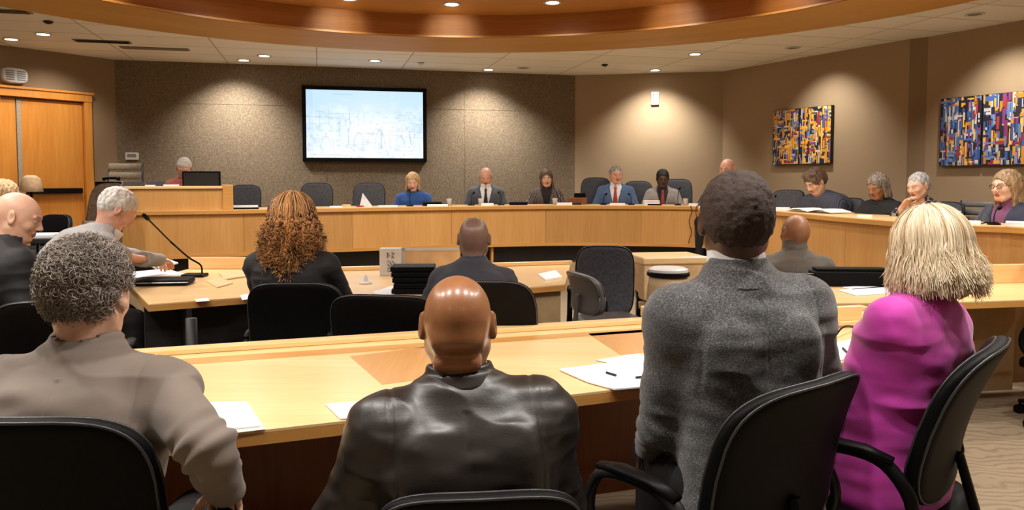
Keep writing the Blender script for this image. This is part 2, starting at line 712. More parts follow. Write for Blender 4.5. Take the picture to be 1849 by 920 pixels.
def cap(a, b, ra, rb, u=None, flat=1.0):
    """tapered limb; squashed by 'flat' along direction u"""
    a, b = np.array(tuple(a), float), np.array(tuple(b), float)
    ba = b - a
    L2 = float(ba @ ba) + 1e-9

    def fn(X, Y, Z):
        px, py, pz = X - a[0], Y - a[1], Z - a[2]
        t = np.clip((px * ba[0] + py * ba[1] + pz * ba[2]) / L2, 0, 1)
        qx, qy, qz = px - t * ba[0], py - t * ba[1], pz - t * ba[2]
        if u is not None:
            m = (1 / flat - 1)
            du = (qx * u[0] + qy * u[1] + qz * u[2]) * m
            qx, qy, qz = qx + du * u[0], qy + du * u[1], qz + du * u[2]
        return np.sqrt(qx * qx + qy * qy + qz * qz) - (ra + (rb - ra) * t)
    lo, hi = bb([a, b], max(ra, rb))
    return fn, lo, hi


def ell(c, r, Rm=None):
    c = np.array(tuple(c), float)
    r = np.array(r, float)
    A = None if Rm is None else np.array(Rm)  # columns are the ellipsoid's axes

    def fn(X, Y, Z):
        x, y, z = X - c[0], Y - c[1], Z - c[2]
        if A is not None:
            x, y, z = (x * A[0, 0] + y * A[1, 0] + z * A[2, 0], x * A[0, 1] + y * A[1, 1] + z * A[2, 1],
                       x * A[0, 2] + y * A[1, 2] + z * A[2, 2])
        k0 = np.sqrt((x / r[0]) ** 2 + (y / r[1]) ** 2 + (z / r[2]) ** 2)
        k1 = np.sqrt((x / r[0] ** 2) ** 2 + (y / r[1] ** 2) ** 2 + (z / r[2] ** 2) ** 2) + 1e-6
        return k0 * (k0 - 1) / k1
    m = max(r)
    return fn, c - (r if A is None else m), c + (r if A is None else m)


def dense(ts, vals):
    s = spline([(t_, v_) for t_, v_ in zip(ts, vals)], 6)
    return np.array([p[0] for p in s]), np.array([p[1] for p in s])


def loft(o, A, ts, wx, wy, oy, p=2.4, rnd=.02, inner=None, x0=None):
    """stack of superellipse sections along A's third axis"""
    o = np.array(tuple(o), float)
    A = np.array(A)
    T, WX = dense(ts, wx)
    _, WY = dense(ts, wy)
    _, OY = dense(ts, oy)

    def fn(X, Y, Z):
        x, y, z = X - o[0], Y - o[1], Z - o[2]
        u = x * A[0, 0] + y * A[1, 0] + z * A[2, 0]
        v = x * A[0, 1] + y * A[1, 1] + z * A[2, 1]
        w = x * A[0, 2] + y * A[1, 2] + z * A[2, 2]
        a = np.interp(w, T, WX)
        b = np.interp(w, T, WY)
        c = np.interp(w, T, OY)
        rho = (np.abs(u / a) ** p + np.abs((v - c) / b) ** p) ** (1 / p)
        d = (rho - 1) * np.minimum(a, b)
        if inner is not None:
            d = np.abs(d) - inner
        e = np.maximum(T[0] - w, w - T[-1])
        h = np.clip(.5 + .5 * (e - d) / rnd, 0, 1)
        return d * (1 - h) + e * h + rnd * h * (1 - h)
    m = max(max(wx), max(wy) + max(abs(q) for q in oy))
    zs = [o + A[:, 2] * T[0], o + A[:, 2] * T[-1]]
    lo, hi = bb(zs, m)
    return fn, lo, hi


def vee(o, A, t0, slope, depth=.3, w0=0.0):
    """wedge that opens a jacket front: |u| < (w - t0) * slope in front of the spine"""
    o = np.array(tuple(o), float)
    A = np.array(A)

    def fn(X, Y, Z):
        x, y, z = X - o[0], Y - o[1], Z - o[2]
        u = x * A[0, 0] + y * A[1, 0] + z * A[2, 0]
        v = x * A[0, 1] + y * A[1, 1] + z * A[2, 1]
        w = x * A[0, 2] + y * A[1, 2] + z * A[2, 2]
        return np.maximum(np.abs(u) - (w - t0) * slope - w0, .02 - v)
    c = o + A[:, 2] * (t0 + .2)
    return fn, c - .35, c + .35


_rng = np.random.RandomState(3)
_LAT = _rng.rand(32, 32, 32).astype(np.float32) * 2 - 1


def noise3(P, scale, seed=0):
    Q = P * scale + seed * 7.31
    i = np.floor(Q).astype(int)
    f = Q - i
    f = f * f * (3 - 2 * f)
    out = 0
    for dx in (0, 1):
        for dy in (0, 1):
            for dz in (0, 1):
                w = (f[:, 0] if dx else 1 - f[:, 0]) * (f[:, 1] if dy else 1 - f[:, 1]) * (f[:, 2] if dz else 1 - f[:, 2])
                out = out + w * _LAT[(i[:, 0] + dx) % 32, (i[:, 1] + dy) % 32, (i[:, 2] + dz) % 32]
    return out


def normals(p, q):
    n = np.cross(p[q[:, 2]] - p[q[:, 0]], p[q[:, 3]] - p[q[:, 1]])
    N = np.zeros_like(p)
    for k in range(4):
        np.add.at(N, q[:, k], n)
    return N / (np.linalg.norm(N, axis=1, keepdims=True) + 1e-9)


def folds(p, q, amp, dirs=(1, 1, 2.6), scale=7, seed=0):
    """soft cloth folds: ridged noise, stretched"""
    N = normals(p, q)
    S = p * np.array(dirs)
    w = noise3(S, scale * .6, seed + 5) * .6
    a = noise3(S + w[:, None] * .08, scale, seed)
    b = noise3(S, scale * 2.3, seed + 2)
    rid = (1 - 2 * np.abs(a)) * .7 + b * .35
    return p + N * (amp * rid)[:, None]


def np_mesh(name, parts, mats, parent, matidx=None):
    """parts: list of (verts, quads/tris, material index or array)"""
    V, Fq, Fi, off = [], [], [], 0
    for v, f, mi in parts:
        V.append(v)
        f = np.asarray(f)
        Fq.append(f + off)
        Fi.append(np.full(len(f), mi) if np.isscalar(mi) else mi)
        off += len(v)
    V = np.concatenate(V)
    me = bpy.data.meshes.new(name)
    nl = sum(f.size for f in Fq)
    nf = sum(len(f) for f in Fq)
    me.vertices.add(len(V))
    me.vertices.foreach_set('co', V.astype(np.float32).ravel())
    me.loops.add(nl)
    me.loops.foreach_set('vertex_index', np.concatenate([f.ravel() for f in Fq]).astype(np.int32))
    me.polygons.add(nf)
    st = np.cumsum([0] + [f.shape[1] for f in Fq for _ in range(len(f))])[:-1]
    me.polygons.foreach_set('loop_start', st.astype(np.int32))
    me.polygons.foreach_set('material_index', np.concatenate(Fi).astype(np.int32))
    me.polygons.foreach_set('use_smooth', np.ones(nf, bool))
    for m_ in mats:
        me.materials.append(m_)
    me.update(calc_edges=True)
    o = bpy.data.objects.new(name, me)
    return link(o, parent)


def uvsphere(c, r, n=12, m=8):
    V, Fc = [], []
    for j in range(m + 1):
        th = PI * j / m
        for i in range(n):
            ph = 2 * PI * i / n
            V.append((c[0] + r * math.sin(th) * math.cos(ph), c[1] + r * math.sin(th) * math.sin(ph), c[2] + r * math.cos(th)))
    for j in range(m):
        for i in range(n):
            a, b = j * n + i, j * n + (i + 1) % n
            Fc.append((a, a + n, b + n, b))
    return np.array(V), np.array(Fc)


def xf(M4, P):
    A = np.array(M4)
    return P @ A[:3, :3].T + A[:3, 3]


# ------------------------------------------------------------------ people
def ik(a, b, l1, l2, hint):
    a, b, hint = Vector(a), Vector(b), Vector(hint)
    d = b - a
    L = d.length
    if L > (l1 + l2) * .995:
        b = a + d * ((l1 + l2) * .995 / L)
        d = b - a
        L = d.length
    x = (l1 * l1 - l2 * l2 + L * L) / (2 * L)
    h = math.sqrt(max(l1 * l1 - x * x, 0))
    n = d / L
    w = hint - a
    w = w - n * w.dot(n)
    w = w.normalized() if w.length > 1e-5 else Vector((0, 0, -1))
    return a + n * x + w * h, b


_HAND = {}


def hand_mesh(side, curl, vox=.0027):
    key = (side, curl, vox)
    if key in _HAND:
        return _HAND[key]
    f = Field((-.075, -.05, -.075), (.075, .215, .045), vox)
    f.add(cap((0, -.04, 0), (0, .02, 0), .026, .027, (0, 0, 1), .72), .01)
    f.add(ell((0, .048, 0), (.040, .052, .0150)), .012)
    f.add(ell((-side * .022, .03, -.006), (.02, .036, .016)), .012)
    for i, (x, L, r, sp) in enumerate(((-.030, .070, .0088, -.10), (-.010, .079, .0092, -.02), (.010, .073, .0088, .05), (.028, .057, .0078, .14))):
        x *= side
        p = Vector((x, .083 - abs(i - 1.2) * .004, 0))
        f.add(cap((x * .7, .045, 0), p, .0095, r * 1.08), .008)
        ang = 0
        for j, fr in enumerate((.44, .31, .25)):
            ang -= curl * (.75, 1.0, .7)[j] * (1 + .12 * i)
            d = Vector((math.sin(sp * side) * math.cos(ang), math.cos(sp * side) * math.cos(ang), math.sin(ang)))
            q = p + d * L * fr
            f.add(cap(p, q, r * (1 - .08 * j), r * (.94 - .1 * j)), .0015)
            p = q
    p = Vector((-side * .028, .012, -.006))
    for d, L, r0, r1 in (((-side * .62, .72, -.25), .038, .0125, .0110), ((-side * .38, .9, -.25), .032, .0108, .0098), ((-side * .10, .95, -.3), .025, .0098, .0080)):
        q = p + Vector(d).normalized() * L
        f.add(cap(p, q, r0, r1), .003)
        p = q
    _HAND[key] = f.mesh()
    return _HAND[key]


def head_field(sx, neck, vox, bald=False):
    """head in its own frame: origin mid-cranium, +Y to the face, +Z up. neck: (top, bottom, r) in the same frame"""
    lo, hi = np.array((-.105, -.125, -.30)), np.array((.105, .135, .13))
    nb = np.array(tuple(neck[1]))
    lo = np.minimum(lo, nb - .09)
    hi = np.maximum(hi, nb + .09)
    f = Field(lo, hi, vox)
    male = sx == 'm'
    jw = 1.06 if male else .94
    f.add(ell((0, -.014, .022), (.077, .098, .088)), .02)
    f.add(ell((0, -.045, -.005), (.068, .058, .070)), .02)
    f.add(ell((0, .028, -.012), (.066, .066, .080)), .03)
    f.add(ell((0, .034, -.062), (.052 * jw, .050, .044)), .03)
    f.add(ell((0, .070, -.094), (.024 * jw, .020, .018)), .02)
    for s in (-1, 1):
        f.add(cap((s * .054 * jw, -.004, -.055), (s * .030 * jw, .058, -.094), .017, .015), .03)
        f.add(ell((s * .040, .064, -.028), (.022, .020, .020)), .02)
        f.sub(ell((s * .031, .104, .002), (.019, .019, .012)), .014)
        f.add(cap((s * .014, .090, .020), (s * .044, .080, .023), .0075, .006), .012)
        f.add(ell((s * .031, .0795, .0005), (.0145, .0125, .0105)), .003)
    f.add(cap((0, .088, .012), (0, .107, -.026), .0075, .0115), .010)
    f.add(ell((0, .108, -.031), (.0125, .012, .0095)), .006)
    for s in (-1, 1):
        f.add(ell((s * .0125, .098, -.034), (.0078, .010, .0070)), .005)
    f.add(ell((0, .089, -.0585), (.024, .010, .0058)), .006)
    f.add(ell((0, .088, -.0690), (.021, .010, .0066)), .006)
    f.sub(cap((-.022, .0985, -.0635), (.022, .0985, -.0635), .0016, .0016), .003)
    t, b, r = neck
    f.add(cap(t, b, r, r * 1.1), .035)
    if bald:  # folds of the nape and the occipital shelf
        f.add(ell((0, -.078, -.035), (.052, .026, .022)), .03)
        f.add(cap((-.04, -.072, -.088), (.04, -.072, -.088), .014, .014), .022)
        f.sub(cap((-.05, -.096, -.066), (.05, -.096, -.066), .0035, .0035), .010)
        f.sub(cap((-.05, -.098, -.108), (.05, -.098, -.108), .003, .003), .010)
    for s in (-1, 1):
        c = Vector((s * .083, -.006, -.006))
        Rm = (Matrix.Rotation(s * -.42, 3, 'Z') @ Matrix.Rotation(.18, 3, 'X'))
        f.add(ell(c, (.0075, .019, .033), Rm), .006)
        f.add(ell(c + Vector((0, .004, -.020)), (.0075, .011, .013), Rm), .005)
        f.sub(ell(c + Vector((s * .010, .003, .002)), (.007, .010, .018), Rm), .005)
    return f


def head_build(sx, neck, vox, sk, bald, brow):
    v, q = head_field(sx, neck, vox, bald).mesh()
    c = v[q].mean(1)
    mi = np.zeros(len(q), int)
    lip = (((c[:, 0] / .024) ** 2 + ((c[:, 2] + .0637) / .0125) ** 2) < 1) & (c[:, 1] > .082)
    mi[lip] = 1
    br = (np.abs(c[:, 0]) > .014) & (np.abs(c[:, 0]) < .046) & (np.abs(c[:, 2] - .0265 + (np.abs(c[:, 0]) - .03) ** 2 * 6) < .0048) & (c[:, 1] > .066)
    mi[br] = 2
    parts = [(v, q, mi)]
    for s in (-1, 1):
        ev, ef = uvsphere((s * .031, .0795, .0008), .0118)
        parts.append((ev, ef, 3))
        ev, ef = uvsphere((s * .031, .0865, .0000), .0060, 10, 6)
        parts.append((ev, ef, 4))
    return parts


def hair_field(style, vox):
    f = Field((-.15, -.17, -.32), (.15, .13, .17), vox)
    big = {'afro': .010, 'short': .006, 'crop': .002, 'wavy': .016, 'bob': .014, 'long': .014, 'bun': .010, 'curly': .014, 'under': .004}.get(style, .007)
    if style != 'fringe':
        f.add(ell((0, -.018, .026), (.078 + big, .098 + big, .088 + big)), .02)
        f.add(ell((0, -.048, -.008), (.070 + big * .9, .058 + big, .066 + big * .4)), .02)
        # uncover the face and the ears' front
        f.sub(ell((0, .128, -.052), (.092, .094, .122)), .012)
        if style in ('short', 'crop', 'afro', 'wavy', 'under'):
            for s in (-1, 1):
                f.sub(ell((s * .098, .012, -.030), (.030, .036, .046)), .008)
            f.sub(ell((0, -.03, -.145), (.12, .12, .070)), .008)
        if style == 'wavy':
            f.add(ell((.02, .045, .096), (.055, .040, .026)), .02)
            f.add(ell((-.03, .02, .100), (.050, .045, .024)), .02)
    else:
        f.add(ell((0, -.040, -.010), (.086, .070, .050)), .012)
        f.sub(ell((0, -.01, .075), (.10, .14, .062)), .012)
        f.sub(ell((0, .128, -.042), (.11, .11, .13)), .01)
        f.sub(ell((0, -.03, -.13), (.12, .12, .060)), .008)
        for s in (-1, 1):
            f.sub(ell((s * .098, .006, -.020), (.026, .030, .040)), .006)
    if style in ('bob', 'long'):
        zb = -.115 if style == 'bob' else -.19
        for s in (-1, 1):
            f.add(cap((s * .072, .004, .03), (s * .084, .012, zb + .02), .028, .024, (1, 0, 0), .7), .02)
            f.add(cap((s * .055, -.05, .0), (s * .066, -.045, zb), .034, .030), .02)
        f.add(cap((0, -.075, .0), (0, -.082, zb), .046, .034, (0, 1, 0), .8), .03)
    if style == 'bun':
        f.add(ell((0, -.10, .05), (.040, .036, .040)), .01)
    if style == 'under5':
        f.add(cap((0, -.06, 0), (0, -.08, -.16), .06, .06), .02)
    return f


def strands(name, paths, radii, shade, mat, parent):
    """paths: (N, k, 3) array in the parent's frame"""
    N, k, _ = paths.shape
    hc = bpy.data.hair_curves.new(name)
    hc.add_curves([k] * N)
    hc.position_data.foreach_set('vector', paths.astype(np.float32).ravel())
    ra = hc.attributes.get('radius') or hc.attributes.new('radius', 'FLOAT', 'POINT')
    ra.data.foreach_set('value', np.broadcast_to(radii, (N, k)).astype(np.float32).ravel())
    sa = hc.attributes.new('shade', 'FLOAT', 'CURVE')
    sa.data.foreach_set('value', shade.astype(np.float32))
    hc.materials.append(mat)
    o = bpy.data.objects.new(name, hc)
    return link(o, parent)


SEATS = []


def person(label, group=None, px=0, py=0, Y=3, head_deg=0, floor=0.0, s=1.0, lean=5, side=0, slouch=.0,
           look=(0, 0, 0), sx='m', sk='pale', hair='short', hmat=None, arms=None, top='jacket', tmat=None,
           shirt=None, tie=None, pants=None, bulk=1.0, near=False, vox=None, fold=.004, neckr=None, seed=1,
           shw=1.0, glasses=False, curl=.35, collar=None, hem=.0, fscale=7, loose=False, back=0.0, neckf=0, twist=0, armr=1.0):
    vt = vox or (.0055 if near else .009)
    hd = R(head_deg)
    root = empty('person', (0, 0, 0), 0, label, 'person', group)
    TR = Matrix.Rotation(R(twist), 3, 'Z') @ Matrix.Rotation(R(side), 3, 'Y') @ Matrix.Rotation(-R(lean), 3, 'X')
    HR = Matrix.Rotation(R(look[0]), 3, 'Z') @ Matrix.Rotation(R(look[2]), 3, 'Y') @ Matrix.Rotation(-R(look[1]), 3, 'X')
    headtop = at(px, py, Y)
    # everything relative to the pelvis first
    c7 = TR @ Vector((0, -.012 + slouch * -.2, .535 * s))
    hb = (TR @ Vector((0, 0, 1)) * .55 + Vector((0, 0, 1)) * .45).normalized()
    hc = c7 + hb * .118 * s + Vector((0, .022 + neckf, 0)) * s * 1.0 + TR @ Vector((0, .012, 0))
    topv = HR @ Vector((0, -.01, .110 * s))
    Rz = Matrix.Rotation(hd, 3, 'Z')
    w = headtop - Rz @ Vector((hc.x + topv.x, hc.y + topv.y, 0))
    pz = headtop.z - floor - (hc.z + topv.z)
    root.location = (w.x, w.y, floor)
    root.rotation_euler = (0, 0, hd)
    pel = Vector((0, 0, pz))
    seat = pz - .095 * s
    SEATS.append((label[:40], round(seat, 3), tuple(round(q, 2) for q in root.location)))
    root['seat_height'] = round(seat, 3)
    c7, hc = c7 + pel, hc + pel
    inv = (Matrix.Translation(root.location) @ Matrix.Rotation(hd, 4, 'Z')).inverted()
    A = np.array([[TR[i][j] for j in range(3)] for i in range(3)])
    sh, el_, wr = {}, {}, {}
    L1, L2 = .295 * s, .255 * s
    arms = arms or {}
    for k, sd in (('L', -1), ('R', 1)):
        S = pel + TR @ Vector((sd * .163 * s * shw, .0 - slouch * .1, .428 * s))
        a = arms.get(k, 'desk')
        hint = pel + Vector((sd * .45, -.05, .12))
        if a == 'desk':
            T = Vector((sd * .13, .42 + .10 * math.sin(seed), seat + .30))
        elif a == 'desk2':
            T = Vector((sd * .05, .36, seat + .32))
            hint = pel + Vector((sd * .6, .0, .15))
        elif a == 'lap':
            T = Vector((sd * .07, .28, seat + .18))
        elif a == 'chin':
            T = hc + Vector((sd * .05, .13, -.19))
            hint = pel + Vector((sd * .3, .5, .0))
        else:
            T = inv @ Vector(a[0])
            if len(a) > 1:
                hint = inv @ Vector(a[1])
        sh[k] = S
        el_[k], wr[k] = ik(S, T, L1, L2, hint)
    # legs
    hip, kn, an = {}, {}, {}
    for k, sd in (('L', -1), ('R', 1)):
        hip[k] = pel + Vector((sd * .09 * s, .02, -.01))
        ta = Vector((sd * .13 * s, .42 * s, max(.085, seat - .47 * s)))
        kn[k], an[k] = ik(hip[k], ta, .42 * s, .42 * s, pel + Vector((sd * .16, 1.2, .5)))
    # ---- head, neck
    HM = Matrix.Translation(hc) @ HR.to_4x4() @ Matrix.Scale(s, 4)
    HI = HM.inverted()
    nr = neckr or (.053 if sx == 'm' else .045)
    ntop = Vector((0, -.022, -.045))
    nbot = HI @ (c7 + TR @ Vector((0, .025, -.05)))
    bald = hair == 'bald' and near
    hp = head_build(sx, (ntop, nbot, nr), .0032 if near else .004, SK[sk][0], bald, None)
    parts = [(xf(HM, v), q, mi) for v, q, mi in hp]
    # ---- trunk and limbs (under the clothes)
    f = Field(np.array((-.55, -.4, 0)), np.array((.55, .95, pz + .75 * s)), .016)
    f.add(loft(pel, A, [-.1 * s, .05 * s, .2 * s, .35 * s, .45 * s, .52 * s], [.13 * s, .13 * s, .115 * s, .14 * s, .12 * s, .05 * s], [.09, .09, .08, .09, .08, .045], [0] * 6), .03)
    for k in 'LR':
        f.add(cap(c7 + TR @ Vector((0, 0, -.06)), sh[k], .04, .035), .03)
        f.add(cap(sh[k], el_[k], .036, .030), .02)
        f.add(cap(el_[k], wr[k], .030, .022), .01)
        f.add(cap(hip[k], kn[k], .065, .045), .03)
        f.add(cap(kn[k], an[k], .045, .032), .02)
        f.add(cap(an[k], an[k] + Vector((0, .12, -.05)), .03, .025), .01)
    v, q = f.mesh()
    parts.append((v, q, 0))
    # ---- hands
    for k, sd in (('L', -1), ('R', 1)):
        hv, hq = hand_mesh(sd, curl if near else .35, .0027 if near else .0032)
        d = (wr[k] - el_[k]).normalized()
        d = (d + Vector((-sd * .15, .1, -.15 if d.z < .4 else 0))).normalized()
        x = d.cross(Vector((0, 0, 1)))
        x = x.normalized() if x.length > .1 else Vector((1, 0, 0))
        z = x.cross(d).normalized()
        Rm = Matrix((x, d, z)).transposed().to_4x4()
        HMx = Matrix.Translation(wr[k]) @ Rm @ Matrix.Scale(s, 4)
        parts.append((xf(HMx, hv), hq, 0))
    browm = hmat if hmat and hair != 'bald' else LIPS[sk]
    np_mesh('body', parts, [SK[sk][0], LIPS[sk], browm, M['eyew'], M['iris']], root)
    # ---- hair
    if hair not in ('bald', 'none'):
        v, q = hair_field(hair, .0035 if near else .0045).mesh()
        amp = {'afro': .003, 'curly': .010, 'wavy': .007, 'bob': .005, 'long': .005, 'crop': .001, 'under': .001}.get(hair, .004)
        N = normals(v, q)
        v = v + N * (amp * (noise3(v * np.array((1, 1, .35)), 60, seed) + .6 * noise3(v, 110, seed + 3)))[:, None]
        np_mesh('hair', [(xf(HM, v), q, 0)], [hmat], root)
    # ---- top
    W = bulk * s
    B = .012
    lo = np.array([min(p[i] for p in [*sh.values(), *el_.values(), *wr.values(), pel, c7]) for i in range(3)]) - .19
    hi = np.array([max(p[i] for p in [*sh.values(), *el_.values(), *wr.values(), pel, c7]) for i in range(3)]) + .19
    f = Field(lo, hi, vt)
    fem = sx == 'f'
    ts = [q * s for q in (-.13 - hem, -.04, .06, .16, .27, .36, .425, .475, .525)]
    wx = [q * W for q in ((.185, .182, .165, .150, .158, .172, .168, .125, .070) if fem else (.180 + hem * .2, .176, .168, .165, .182, .196, .184, .132, .072))]
    wy = [q * W for q in ((.135, .135, .120, .108, .122, .125, .110, .085, .062) if fem else (.135, .138, .128, .122, .130, .130, .116, .092, .068))]
    if loose:
        wx = [q * W for q in (.200, .198, .190, .184, .186, .188, .170, .122, .068)]
        wy = [q * W for q in (.150, .150, .142, .134, .132, .128, .110, .086, .062)]
    oy = [slouch * q for q in (0, -.3, -.7, -1.0, -1.0, -.8, -.6, -.35, -.15)]
    f.add(loft(pel, A, ts, wx, wy, oy, 2.5), .03)
    a_r = armr * (.95 if fem else 1.02) * (1 + (bulk - 1) * .6) * s
    for k, sd in (('L', -1), ('R', 1)):
        f.add(cap(pel + TR @ Vector((sd * .050 * s, -.010, .490 * s)), sh[k] + TR @ Vector((-sd * .01, 0, .008)), .040 * a_r, .054 * a_r), .06 if near else .045)
        f.add(cap(sh[k], el_[k], .062 * a_r, .050 * a_r), .055 if near else .03)
        if not loose:
            f.add(ell(sh[k] + TR @ Vector((-sd * .006, 0, -.014)), (.058 * a_r, .062 * a_r, .060 * a_r)), .06 if near else .03)
        f.add(cap(el_[k], wr[k], .049 * a_r, .036 * a_r), .016)
        if near and not fem:
            f.add(ell(pel + TR @ Vector((sd * .085 * s, -.105 * W, .34 * s)), (.055, .028, .085)), .04)
    if near and back == 7:
        f.sub(cap(pel + TR @ Vector((0, -.158 * W, .05)), pel + TR @ Vector((0, -.168 * W, .40 * s)), .018, .012), .05)
    if shirt or top == 'jacket':
        f.sub(vee(pel, A, .16 * s, .24, w0=.0), .012)
    # neck opening
    f.sub(cap(c7 + TR @ Vector((0, .012, -.02)), c7 + TR @ Vector((0, .06, .16)), nr * s * 1.12, nr * s * 1.25), .010)
    # collar
    cth = .008 if near else .011
    if top in ('jacket', 'turtle', 'leather'):
        ct = [.485 * s, .53 * s, .565 * s] if top != 'turtle' else [.485 * s, .54 * s, .60 * s]
        if top != 'turtle':
            f.add(loft(pel, A, [.478 * s, .51 * s, .550 * s, .564 * s], [(nr + .056) * s, (nr + .036) * s, (nr + .020) * s, (nr + .012) * s], [(nr + .036) * s, (nr + .030) * s, (nr + .020) * s, (nr + .012) * s], [.002, .004, .012, .014], 2, .004), .012)
            if top == 'leather':
                f.add(loft(pel, A, [.495 * s, .52 * s, .560 * s], [(nr + .034) * s, (nr + .028) * s, (nr + .020) * s], [(nr + .034) * s, (nr + .028) * s, (nr + .022) * s], [.002, .006, .016], 2, .004), .004)
            f.sub(cap(c7 + TR @ Vector((0, .012, -.04)), c7 + TR @ Vector((0, .05, .16)), nr * s * 1.10, nr * s * 1.2), .006)
        else:
            f.add(loft(pel, A, ct, [(nr + .032) * s, (nr + .020) * s, (nr + .014) * s], [(nr + .034) * s, (nr + .022) * s, (nr + .014) * s], [.004, .010, .018], 2, .006, inner=cth * .75), .012)
        if top != 'turtle':
            f.sub(vee(pel, A, .30 * s, .32), .008)
    else:
        f.add(loft(pel, A, [.49 * s, .525 * s], [(nr + .026) * s, (nr + .018) * s], [(nr + .026) * s, (nr + .018) * s], [.006, .012], 2, .006, inner=cth * .8), .01)
    v, q = f.mesh()
    v = folds(v, q, fold, seed=seed, scale=fscale)
    # seams: middle of the back and round the armholes
    if near and top != 'sweater':
        q3 = (v - np.array(tuple(pel))) @ A
        N = normals(v, q)
        g = np.exp(-(q3[:, 0] / .0045) ** 2) * (q3[:, 1] < 0) * (q3[:, 2] < .47 * s)
        xa = .150 * s * W / s + .10 * np.clip(.40 * s - q3[:, 2], -.05, .3) ** 2
        g = g + np.exp(-((np.abs(q3[:, 0]) - xa) / .0050) ** 2) * (q3[:, 2] > .27 * s)
        v = v - N * (.0035 * g)[:, None]
    # sleeve rucks near the elbows
    for k in 'LR':
        e = np.array(tuple(el_[k]))
        dd = np.linalg.norm(v - e, axis=1)
        ax = np.array(tuple((wr[k] - sh[k]).normalized()))
        ph = (v - e) @ ax
        N = normals(v, q)
        wv = np.sin(ph * 150 + 3 * noise3(v, 9, seed + 1)) * np.exp(-(dd / .085) ** 2) * fold * .55
        v = v + N * wv[:, None]
    name = {'jacket': 'jacket', 'leather': 'jacket', 'turtle': 'sweater', 'sweater': 'sweater', 'coat': 'coat'}.get(top, 'jacket')
    jk = np_mesh(name, [(v, q, 0)], [tmat], root)
    if near and top != 'sweater':  # turned-down collar standing off the jacket
        cc = np.array(tuple(c7))
        f = Field(cc - .17, cc + .17, .0038)
        h0, r0, r1 = (.490, .060, .034) if top == 'jacket' else (.512, .030, .030)
        f.add(loft(pel, A, [h0 * s, (h0 + .03) * s, .546 * s, .560 * s], [(nr + r0) * s, (nr + r0 * .66) * s, (nr + .020) * s, (nr + .014) * s],
                   [(nr + r1) * s, (nr + r1 * .72) * s, (nr + .022) * s, (nr + .016) * s], [.000, .005, .013, .016], 2, .003, inner=.0038), .001)
        f.sub(vee(pel, A, .42 * s, .55), .004)
        v, q = f.mesh()
        np_mesh('collar', [(v, q, 0)], [tmat], root)
    # ---- shirt, tie
    if shirt is not None:
        f = Field(lo, hi, .007)
        f.add(loft(pel, A, ts[2:], [q * .93 - .006 for q in wx[2:]], [q * .90 - .004 for q in wy[2:]], oy[2:], 2.5), .02)
        f.sub(cap(c7 + TR @ Vector((0, .012, -.02)), c7 + TR @ Vector((0, .06, .16)), nr * s * 1.06, nr * s * 1.2), .010)
        hgt = .588 if near else .562
        f.add(loft(pel, A, [.48 * s, .54 * s, hgt * s], [(nr + .016) * s, (nr + .011) * s, (nr + .007) * s], [(nr + .016) * s, (nr + .012) * s, (nr + .008) * s], [.008, .014, .022], 2, .005, inner=.006), .008)
        f.sub(vee(pel, A, .50 * s, .25), .006)
        v, q = f.mesh()
        np_mesh('shirt', [(v, q, 0)], [shirt], root)
    if tie is not None:
        m = MB()
        yy = (wy[5] * .90 + .012)
        pts = [(t_, w_) for t_, w_ in ((.505, .012), (.485, .020), (.462, .014), (.35, .026), (.22, .036), (.12, .034), (.08, .004))]
        vs, fs = [], []
        for t_, w_ in pts:
            yv = float(np.interp(t_ * s, ts, wy)) * .90 + float(np.interp(t_ * s, ts, oy)) + .004
            for dx, dy in ((-1, 0), (-.5, .012), (.5, .012), (1, 0), (.5, -.004), (-.5, -.004)):
                vs.append(pel + TR @ Vector((dx * w_ * s, yv + dy, t_ * s)))
        n = 6
        for i in range(len(pts) - 1):
            for k2 in range(n):
                a, b = i * n + k2, i * n + (k2 + 1) % n
                fs.append((a, b, b + n, a + n))
        fs += [tuple(range(n - 1, -1, -1)), tuple(range(len(vs) - n, len(vs)))]
        m.add(vs, fs)
        m.build('tie', tie, root, smooth=True)
    # ---- trousers and shoes
    f = Field((-.5, -.35, 0), (.5, .95, pz + .30), .010 if near else .016)
    f.add(loft(pel, A, [-.105 * s, 0, .1 * s, .17 * s], [.165 * s, .172 * s, .155 * s, .14 * s], [.125 * s, .13 * s, .115 * s, .105 * s], [0, 0, 0, 0]), .03)
    for k in 'LR':
        f.add(cap(hip[k], kn[k], .088 * s, .066 * s), .04)
        f.add(cap(kn[k], an[k] + Vector((0, 0, .02)), .066 * s, .050 * s), .03)
    v, q = f.mesh()
    np_mesh('trousers', [(folds(v, q, .004, seed=seed + 1), q, 0)], [pants or C['darkpants']], root)
    for k in 'LR':
        f = Field(np.array(tuple(an[k])) - (.09, .14, .12), np.array(tuple(an[k])) + (.09, .27, .09), .009)
        z0 = an[k].z - .085
        f.add(cap((an[k].x, an[k].y - .03, z0 + .045), (an[k].x, an[k].y + .17, z0 + .034), .040, .032, (0, 0, 1), .9), .02)
        f.add(cap((an[k].x, an[k].y, z0 + .05), an[k] + Vector((0, 0, .015)), .040, .042), .02)
        f.sub((lambda X, Yy, Z, z1=z0: Z - z1 - .002 + 0 * X + 0 * Yy, np.array(tuple(an[k])) - .2, np.array(tuple(an[k])) + .3), .004)
        v, q = f.mesh()
        np_mesh('shoe', [(v, q, 0)], [C['shoe']], root)
    if glasses:
        m = MB()
        for sd in (-1, 1):
            m.tube([(sd * .031 + .021 * math.cos(t_), .101, .000 + .015 * math.sin(t_)) for t_ in [i * 2 * PI / 14 for i in range(15)]], .0018, 6)
            m.tube([(sd * .052, .100, .004), (sd * .075, .085, .006), (sd * .084, 0, .010)], .0016, 6)
        m.tube([(-.010, .103, .003), (.010, .103, .003)], .0016, 6)
        o = m.build('glasses', M['dmetal'], root)
        o.matrix_local = HM
